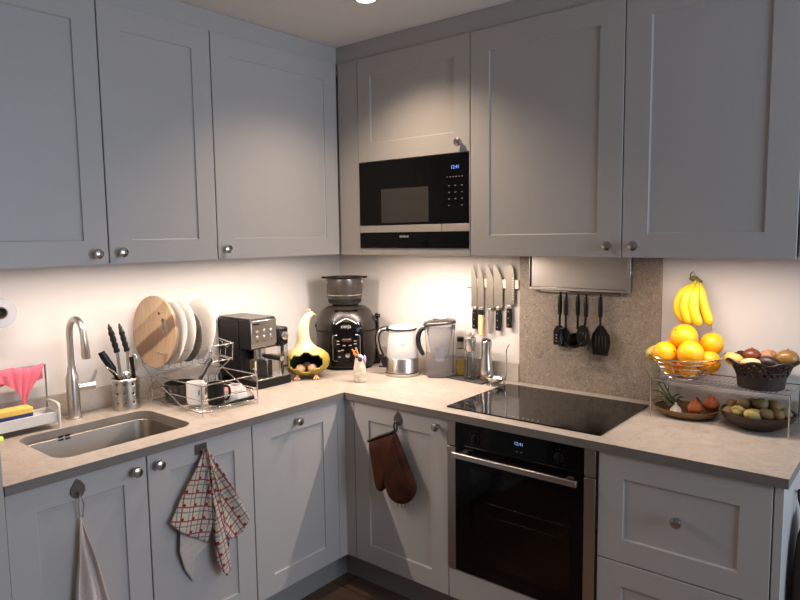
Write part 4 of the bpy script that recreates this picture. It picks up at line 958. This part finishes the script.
# oranges
OR = [(1.910, -.128, 1.183, .049, 'orange at the very top of the heap in the wire basket'), (1.866, -.180, 1.124, .044, 'orange at the front left of the wire basket'), (1.958, -.185, 1.128, .047, 'orange at the front centre right of the wire basket'), (1.999, -.125, 1.116, .042, 'orange at the right edge of the wire basket'),
      (1.992, -.070, 1.152, .043, 'orange at the back right of the heap, above the rim'), (1.856, -.095, 1.130, .042, 'orange behind the pear at the left of the heap'), (1.880, -.150, 1.078, .032, 'orange low at the front left, seen through basket wires'), (1.942, -.158, 1.080, .032, 'orange low at the front right, seen through basket wires'), (1.922, -.088, 1.086, .038, 'orange low in the middle of the wire basket'), (1.923, -.062, 1.150, .036, 'orange at the back of the heap in the basket')]
OR = [[q[0] - .005, q[1] - .022] + list(q[2:]) for q in OR]
for it in range(250):
    for a_ in range(len(OR)):
        for b_ in range(a_):
            A, B_ = Vector(OR[a_][:3]), Vector(OR[b_][:3]); d = A - B_; need = (OR[a_][3] + OR[b_][3]) * .985 - d.length
            if need > 0:
                d.normalize(); A += d * need * .5; B_ -= d * need * .5; OR[a_][:3] = A; OR[b_][:3] = B_
    for q in OR:
        hx, hy = q[0] - bx, q[1] - by; hd2 = math.hypot(hx, hy); rmax = min(.118, .064 + max(0, q[2] - ZS) * .9) - q[3] * (.84 if q[2] < ZS + .10 else .45)
        if hd2 > rmax: q[0] = bx + hx / hd2 * rmax; q[1] = by + hy / hd2 * rmax
        q[2] = max(q[2], ZS + .004 + q[3])
def orange(x, y, z, r, lb, i):
    t = thing('orange', lb, 'orange', (x, y, z), i * 1.3, 'oranges in the wire basket'); obj('fruit', M().ball((0, 0, 0), r, r, r * .95, 32, 20), ORG, t)
    o = obj('stem_button', M().lathe([(.0035, -.001), (.004, .001), (.002, .002), (0, .002)], 10), GREENS, t); o.location = (0, 0, r * .95); t.rotation_euler = (.7 + .5 * (i % 3), .4 * (i % 4) - .6, i * 1.3)
for i, q in enumerate(OR): orange(*q, i)
t = thing('pear', 'pale green pear with long stem at the left of the oranges', 'pear', (1.802, -.160, 1.128)); t.rotation_euler = (math.radians(20), math.radians(42), 0)
obj('fruit', M().lathe([(0, -.034), (.016, -.031), (.026, -.018), (.027, -.004), (.022, .012), (.014, .028), (.009, .042), (.004, .048), (0, .049)], 24), mat('pear_skin', '#b3a04a', .45, var=.15), t); obj('stem', M().tube([(0, 0, .046), (.002, 0, .062), (.006, 0, .072)], .002, 6), DKLEAF, t)
# dark woven basket
dx, dy = 2.162, -.158
t = thing('fruit_bowl', 'dark wicker basket with flared rim holding mixed fruit', 'basket', (dx, dy, ZS))
m = M(); rows = [(.070, .001), (.072, .012), (.075, .035), (.082, .058), (.094, .080), (.112, .096)]
vs = []; fs = []; n_ = 72
for i in range(13):
    s = i / 12 * (len(rows) - 1); a = min(int(s), len(rows) - 2); f = s - a; r = rows[a][0] * (1 - f) + rows[a + 1][0] * f; z = rows[a][1] * (1 - f) + rows[a + 1][1] * f
    for j in range(n_): q = 2 * PI * j / n_; rz_ = r * (1 + .03 * (i / 12) ** 3 * math.cos(q * 8)); vs.append((rz_ * math.cos(q), rz_ * math.sin(q), z + .006 * (i / 12) ** 4 * math.cos(q * 8)))
for i in range(12):
    for j in range(n_):
        if 6 <= i <= 10 and (j + i) % 3 == 0: continue
        fs.append((i * n_ + j, i * n_ + (j + 1) % n_, (i + 1) * n_ + (j + 1) % n_, (i + 1) * n_ + j))
fs.append(tuple(range(n_))); m.add(vs, fs); obj('woven_wall', m, WICK, t, solid=.003)
m = M()
for r, z in ((.076, .040), (.0845, .060)): m.tube([(r * math.cos(a), r * math.sin(a), z) for a in [2 * PI * i / 48 for i in range(48)]], .002, 8, closed=True)
for k in range(8):
    a0_ = 2 * PI * k / 8; m.tube([((.078 + .010 * math.sin(PI * s) * 1.3) * math.cos(a0_ + s * .7), (.078 + .010 * math.sin(PI * s) * 1.3) * math.sin(a0_ + s * .7), .042 + .030 * math.sin(PI * s)) for s in [i / 12 for i in range(13)]], .0018, 6)
m.tube([(.114 * (1 + .03 * math.cos(q * 8)) * math.cos(q), .114 * (1 + .03 * math.cos(q * 8)) * math.sin(q), .097 + .006 * math.cos(q * 8)) for q in [2 * PI * i / 72 for i in range(72)]], .003, 8, closed=True); obj('woven_bands', m, COPPER if 0 else WICK, t)
def fruit(name, lb, loc, s, material, cat='fruit', rot=(0, 0, 0), stem=False, group='mixed fruit in the dark basket'):
    t = thing(name, lb, cat, loc, 0, group); t.rotation_euler = rot
    obj('flesh', M().ball((0, 0, 0), *s, 24, 16), material, t)
    if stem: o = obj('stem_end', M().lathe([(.004, 0), (.003, .003), (0, .004)], 10), DKLEAF, t); o.location = (0, 0, s[2])
    return t
fruit('mango', 'yellow and red fruit at the left of the dark basket', (2.082, -0.193, 1.138), (.034, .024, .022), mat('yellow_red_skin', '#c2954a', .4, var=.3, scale=16), rot=(0, .2, -.2), stem=True)
fruit('apple', 'dark red fruit at the back left of the dark basket', (2.125, -0.128, 1.145), (.029, .029, .026), mat('dark_red_skin', '#63301c', .35, var=.3, scale=20), stem=True)
fruit('root_vegetable', 'pale beige root at the front of the dark basket', (2.139, -0.208, 1.133), (.033, .018, .017), mat('pale_root', '#c9a676', .6, var=.12), cat='vegetable', rot=(0, 0, .3))
fruit('avocado', 'dark purple brown avocado in the middle of the dark basket', (2.192, -0.193, 1.138), (.034, .023, .021), mat('avocado_skin', '#2a1f19', .4, var=.25, scale=60, bmp=.3), rot=(0, .25, -.1), stem=True)
fruit('kiwi', 'large golden brown round fruit at the right of the dark basket', (2.237, -0.153, 1.150), (.036, .032, .031), mat('golden_brown_skin', '#7a5a2c', .3, var=.12), stem=True)
fruit('fig', 'speckled reddish fruit at the back of the dark basket', (2.175, -0.113, 1.145), (.028, .028, .024), mat('speckled_skin', '#9a6a4a', .5, var=.35, scale=90))
fruit('fruit', 'brownish fruit low in the middle of the dark basket', (2.147, -0.158, 1.108), (.034, .034, .028), bpy.data.materials['yellow_red_skin'])
fruit('fruit', 'brownish fruit low on the right in the dark basket', (2.202, -0.138, 1.105), (.030, .030, .026), bpy.data.materials['golden_brown_skin'])
# potato bowl
px_, py_ = 2.155, -.150
single('potato_bowl', M().lathe([(.05, .0006), (.062, .002), (.095, .020), (.115, .045), (.119, .058), (.114, .058), (.109, .046), (.090, .024), (.058, .008), (0, .008)], 56), DWOOD, 'wide dark wooden bowl full of potatoes under the shelf', 'bowl', (px_, py_, H), ang=50)
random.seed(4)
PP = [(2.075, -.190, .950, 0), (2.108, -.205, .958, 1), (2.152, -.212, .958, 1), (2.072, -.130, .962, 0), (2.112, -.150, .975, 0), (2.164, -.155, .984, 0), (2.222, -.185, .960, 0), (2.205, -.140, .976, 0), (2.192, -.200, .963, 0), (2.130, -.105, .972, 0), (2.190, -.095, .972, 0), (2.150, -.180, .932, 0), (2.120, -.140, .935, 0), (2.185, -.145, .935, 0), (2.235, -.140, .958, 0)]
pl_ = ['potato at the left front edge of the dark bowl', 'pale potato near the front left of the dark bowl', 'large pale yellow potato at the front of the dark bowl', 'potato at the left back edge of the dark bowl', 'potato behind the two pale ones in the bowl', 'potato on top of the heap in the dark bowl', 'potato at the right front edge of the dark bowl', 'potato right of the topmost one in the bowl', 'potato right of the large pale one', 'potato at the back left of the dark bowl', 'potato at the back right of the dark bowl', None, None, None, 'potato at the far right edge of the dark bowl']
for i, (x, y, z, k) in enumerate(PP):
    lb = pl_[i] or 'potato buried in the heap in the dark bowl'; s = (.027, .022, .019) if i != 2 else (.030, .024, .021)
    m = M().ball((0, 0, 0), *s, 20, 14); sd = random.random() * 9
    m.v = [tuple(c_ * (1 + .06 * math.sin(p[0] * 130 + sd) + .05 * math.sin(p[1] * 160 + sd * 2)) for c_ in p) for p in m.v]
    o = single('potato', m, POT2 if k else POT, lb, 'potato', (x, y, z), random.random() * 3, group='potatoes in the dark bowl'); o.rotation_euler = (random.random() * .5, random.random() * .5, random.random() * 3)
# bamboo tray with onions
tx, ty = 1.915, -.140
OVT = 1.42
single('bamboo_tray', M().lathe([(.06, .0006), (.068, .002), (.090, .012), (.099, .026), (.101, .032), (.097, .032), (.092, .022), (.064, .007), (0, .007)], 56, sx=1.13, sy=.92), BAMB, 'oval bamboo tray with onions and leek tops under the shelf', 'tray', (tx, ty, H), ang=50)
for i, (x, y, z, r, lb) in enumerate(((1.955, -.170, .938, .029, 'onion in orange net at the front of the tray'), (2.000, -.130, .950, .031, 'onion in orange net at the right of tray'), (1.945, -.115, .936, .026, 'onion in orange net at the back of tray'))):
    t = thing('onion', lb, 'onion', (x, y, z), 0, 'onions on the bamboo tray'); obj('bulb', M().lathe([(0, -r * .9), (r * .6, -r * .75), (r, -.1 * r), (r * .8, r * .55), (r * .3, r * .95), (r * .12, r * 1.2), (0, r * 1.25)], 24), NET, t, sub=1)
t = thing('garlic_bulb', 'white garlic bulb with dry stalks in the middle of tray', 'garlic', (1.893, -.185, .924)); 
obj('bulb', M().lathe([(0, -.014), (.014, -.012), (.021, 0), (.014, .012), (.005, .020), (.003, .03), (0, .03)], 24), GARL, t)
m = M(); random.seed(3)
for k in range(9):
    a = random.uniform(-1, 1); m.tube([(0, 0, .012), (a * .02, -.012 - random.random() * .01, .008 - .01 * random.random()), (a * .045, -.018, .0 - .012 * random.random())], [.0015, .0012, .0008], 5)
obj('roots', m, GARL, t)
t = thing('leek_tops', 'bundle of green and dry leek leaves on bamboo tray', 'vegetable', (1.865, -.135, .918)); m = M(); m2 = M()
for k in range(11):
    a = random.uniform(0, 2 * PI); e = Vector((random.uniform(-.10, .03), random.uniform(-.02, .06), random.uniform(.012, .05))); s0 = Vector((.012 * math.cos(a), .01 * math.sin(a), .01))
    (m if k % 2 else m2).tube(curve([s0, s0.lerp(e, .5) + Vector((0, 0, .016)), e], 5), [.004] * 6 + [.003] * 3 + [.0015, .001], 6, sq=.5)
m.tube(curve([(.03, -.01, .012), (-.02, .005, .045), (-.062, .02, .085)], 5), [.0045] * 5 + [.004] * 5 + [.002], 6, sq=.6); m.tube(curve([(.03, .0, .012), (-.01, .01, .045), (-.045, .03, .09)], 5), [.004] * 5 + [.0035] * 5 + [.002], 6, sq=.6)
obj('green_leaves', m, GREENS, t); obj('dry_leaves', m2, DKLEAF, t)

# ------------------------------------------------------------------ hooks, towels, mitt
def leaf_hook(x, y, z, rz, label):
    t = thing('towel_hook', label, 'hook', (x, y, z), rz)
    o = [(-.002, .036), (.010, .028), (.022, .010), (.023, -.006), (.014, -.020), (0, -.025), (-.014, -.020), (-.023, -.006), (-.021, .010), (-.010, .024)]
    obj('plate', M().prism(o, -.004, -.0005, 'xz'), BRONZE, t, bevel=.001); obj('peg', M().tube([(0, -.003, -.008), (0, -.016, -.012), (0, -.020, -.002)], .0032, 8), STEEL, t); return t
leaf_hook(FP + .0, -1.784, .822, RL, 'leaf-shaped metal hook on the left sink cabinet door')
leaf_hook(.927, -FP, .824, 0, 'leaf-shaped metal hook on the corner cabinet door')
t = thing('towel_hook', 'square metal hook holding the plaid towel', 'hook', (FP, -1.352, .836), RL)
obj('plate', M().box((-.024, -.004, -.018), (.024, -.0005, .018)), BRONZE, t, bevel=.001); obj('peg', M().tube([(0, -.003, -.004), (0, -.018, -.008), (0, -.022, .004)], .0035, 8), STEEL, t)
def fan(name, parent, top, bott, x0, depth, folds, material, rotuv, nu=60, nv=40, ph=0):
    # top=(y,z) hook point; bott = polyline of (y,z); world x is the distance from the door
    P = [Vector(b) for b in bott]; Ls = [0]
    for i in range(1, len(P)): Ls.append(Ls[-1] + (P[i] - P[i - 1]).length)
    def B(u):
        s = u * Ls[-1]
        for i in range(1, len(P)):
            if s <= Ls[i] + 1e-9: f = (s - Ls[i - 1]) / (Ls[i] - Ls[i - 1]); return P[i - 1].lerp(P[i], f)
        return P[-1]
    def fn(u, v):
        b = B(u); vv = .03 + .97 * v; y = top[0] + (b.x - top[0]) * vv; z = top[1] + (b.y - top[1]) * vv + .006 * (1 - vv)
        return (x0 + depth * (.35 + .65 * vv) * .5 * (1 + math.sin(u * folds * 2 * PI + ph)) * min(1, vv * 2.5) + .004 * math.sin(v * 7 + u * 5), y, z)
    cr_, sr_ = math.cos(rotuv), math.sin(rotuv)
    m = M(); m.grid(fn, nu, nv, uvf=lambda u, v, p: ((p[1] + 2) * cr_ + (p[2]) * sr_ + .25 * p[0], -(p[1] + 2) * sr_ + p[2] * cr_))
    return obj(name, m, material, parent, solid=.0018)
t = thing('tea_towel', 'red and cream plaid tea towel hung from the square hook', 'towel', (0, 0, 0))
TP = (-1.345, .832)
fan('back_layer', t, TP, [(-1.452, .60), (-1.462, .50), (-1.441, .426), (-1.405, .362), (-1.416, .434), (-1.350, .476)], .626, .006, 1.2, PLAIDB, .3)
fan('left_fold', t, TP, [(-1.498, .618), (-1.469, .582), (-1.422, .544), (-1.350, .493), (-1.335, .56), (-1.325, .62)], .636, .016, 1.6, PLAID, -.28)
fan('right_fold', t, (-1.338, .834), [(-1.331, .60), (-1.332, .50), (-1.330, .423), (-1.313, .378), (-1.291, .349), (-1.264, .367), (-1.268, .485)], .645, .022, 1.7, PLAID, .22, ph=2)
fan('side_fold', t, (-1.334, .834), [(-1.285, .50), (-1.262, .477), (-1.237, .468), (-1.197, .477), (-1.170, .525), (-1.185, .56)], .634, .018, 1.4, PLAID, .55, ph=1)
t = thing('thin_towel', 'thin greyish pink towel hanging by a loop from leaf hook', 'towel', (0, 0, 0))
fan('cloth', t, (-1.784, .742), [(-1.828, .42), (-1.815, .36), (-1.78, .34), (-1.75, .345), (-1.722, .38), (-1.715, .42)], .628, .03, 2.3, GTOW, 0)
obj('loop', M().tube([(.637, -1.784, .816), (.636, -1.789, .78), (.633, -1.786, .742), (.640, -1.780, .742), (.643, -1.777, .78)], .004, 8, closed=True, sq=.5), mat('pale_loop', '#c6bbb2', .8), t)
# mitt
t = thing('oven_mitt', 'worn brown leather oven mitt hanging from the leaf hook', 'oven mitt', (0, 0, 0))
o = [(0.792, 0.717), (0.80, .722), (0.86, .750), (0.931, 0.782), (0.941, 0.780), (0.966, 0.726), (1.002, 0.658), (1.030, 0.610), (1.045, 0.575), (1.040, 0.545), (1.020, 0.515), (.990, .490), (0.952, 0.481), (0.925, 0.485), (0.905, 0.500), (0.892, 0.535), (0.883, 0.545), (0.874, 0.530), (.866, .514), (0.847, 0.507), (0.830, 0.520), (0.820, 0.560), (0.808, 0.64)]
P = [Vector((a, b)) for a, b in o]; cen = Vector((.905, .63)); m = M(); NL = 9; vs = []; fs = []; k_ = len(P)
lay = [(-.640 - .0, .90), (-.648, .985), (-.660, 1.0), (-.668, .985), (-.674, .90)]
rowsI = [(.0, .0, .55), (0, 0, .80)]
def ringp(s, y): return [(cen.x + (p.x - cen.x) * s, y, cen.y + (p.y - cen.y) * s) for p in P]
rg = [ringp(.4, -.634), ringp(.75, -.634), ringp(.93, -.638), ringp(1, -.648), ringp(1, -.656), ringp(.94, -.667), ringp(.78, -.675), ringp(.4, -.681)]
vs = [q for r in rg for q in r]
for i in range(len(rg) - 1):
    for j in range(k_): fs.append((i * k_ + j, i * k_ + (j + 1) % k_, (i + 1) * k_ + (j + 1) % k_, (i + 1) * k_ + j))
fs += [tuple(range(k_)), tuple((len(rg) - 1) * k_ + j for j in range(k_))]; m.add(vs, fs); obj('glove', m, LEATH, t, sub=2, ang=180)
obj('cuff_trim', M().tube([(.793, -.653, .717), (.86, -.660, .751), (.931, -.655, .783)], .006, 8, sq=2.0), LEATHD, t)
obj('seam', M().tube([(.940, -.672, .760), (.965, -.680, .690), (1.0, -.680, .61), (1.025, -.668, .56)], .0022, 6), LEATHD, t)
obj('hanging_loop', M().tube([(.930, -.645, .778), (.920, -.642, .800), (.925, -.641, .818), (.934, -.641, .818), (.938, -.642, .800), (.938, -.648, .778)], .0038, 8), LEATHD, t)
m = M()
for x, z in ((.945, .482), (.965, .482), (.985, .490), (1.0, .497)): m.tube([(x, -.655, z + .004), (x + .003, -.656, z - .012)], .0012, 5)
obj('frayed_threads', m, LEATHD, t)

# ------------------------------------------------------------------ things at the right end
t = thing('cloth_bag', 'dark brown bag hanging on the grey end panel', 'bag', (2.314, -.42, .40))
rows = [(.030, .095, 2.5, .0), (.040, .115, 2.5, .05), (.038, .12, 2.5, .16), (.030, .10, 2.5, .27), (.014, .05, 2.5, .34)]
m = rr_loft(M(), rows, 40); m.v = [(x + .042, y, z) for x, y, z in m.v]; obj('sack', m, mat('dark_bag', '#33241c', .8, var=.2), t)
obj('strap', M().tube(curve([(.03, -.03, .33), (.012, -.02, .38), (.008, 0, .40), (.012, .02, .38), (.03, .03, .33)], 5), .004, 8), BLACKM, t); obj('hook', M().tube([(.0, 0, .395), (.010, 0, .392), (.013, 0, .403)], .003, 8), STEEL, t)
t = thing('wall_socket', 'white box with dark round button low on the end panel', 'socket', (2.313, -.50, .33)); obj('box', M().box((0, -.05, 0), (.028, .05, .05)), WHITEP, t, bevel=.003); obj('button', M().lathe([(.009, .028), (.009, .031), (0, .031)], 16, (0, -.01, .028), 'x'), BLACKM, t)
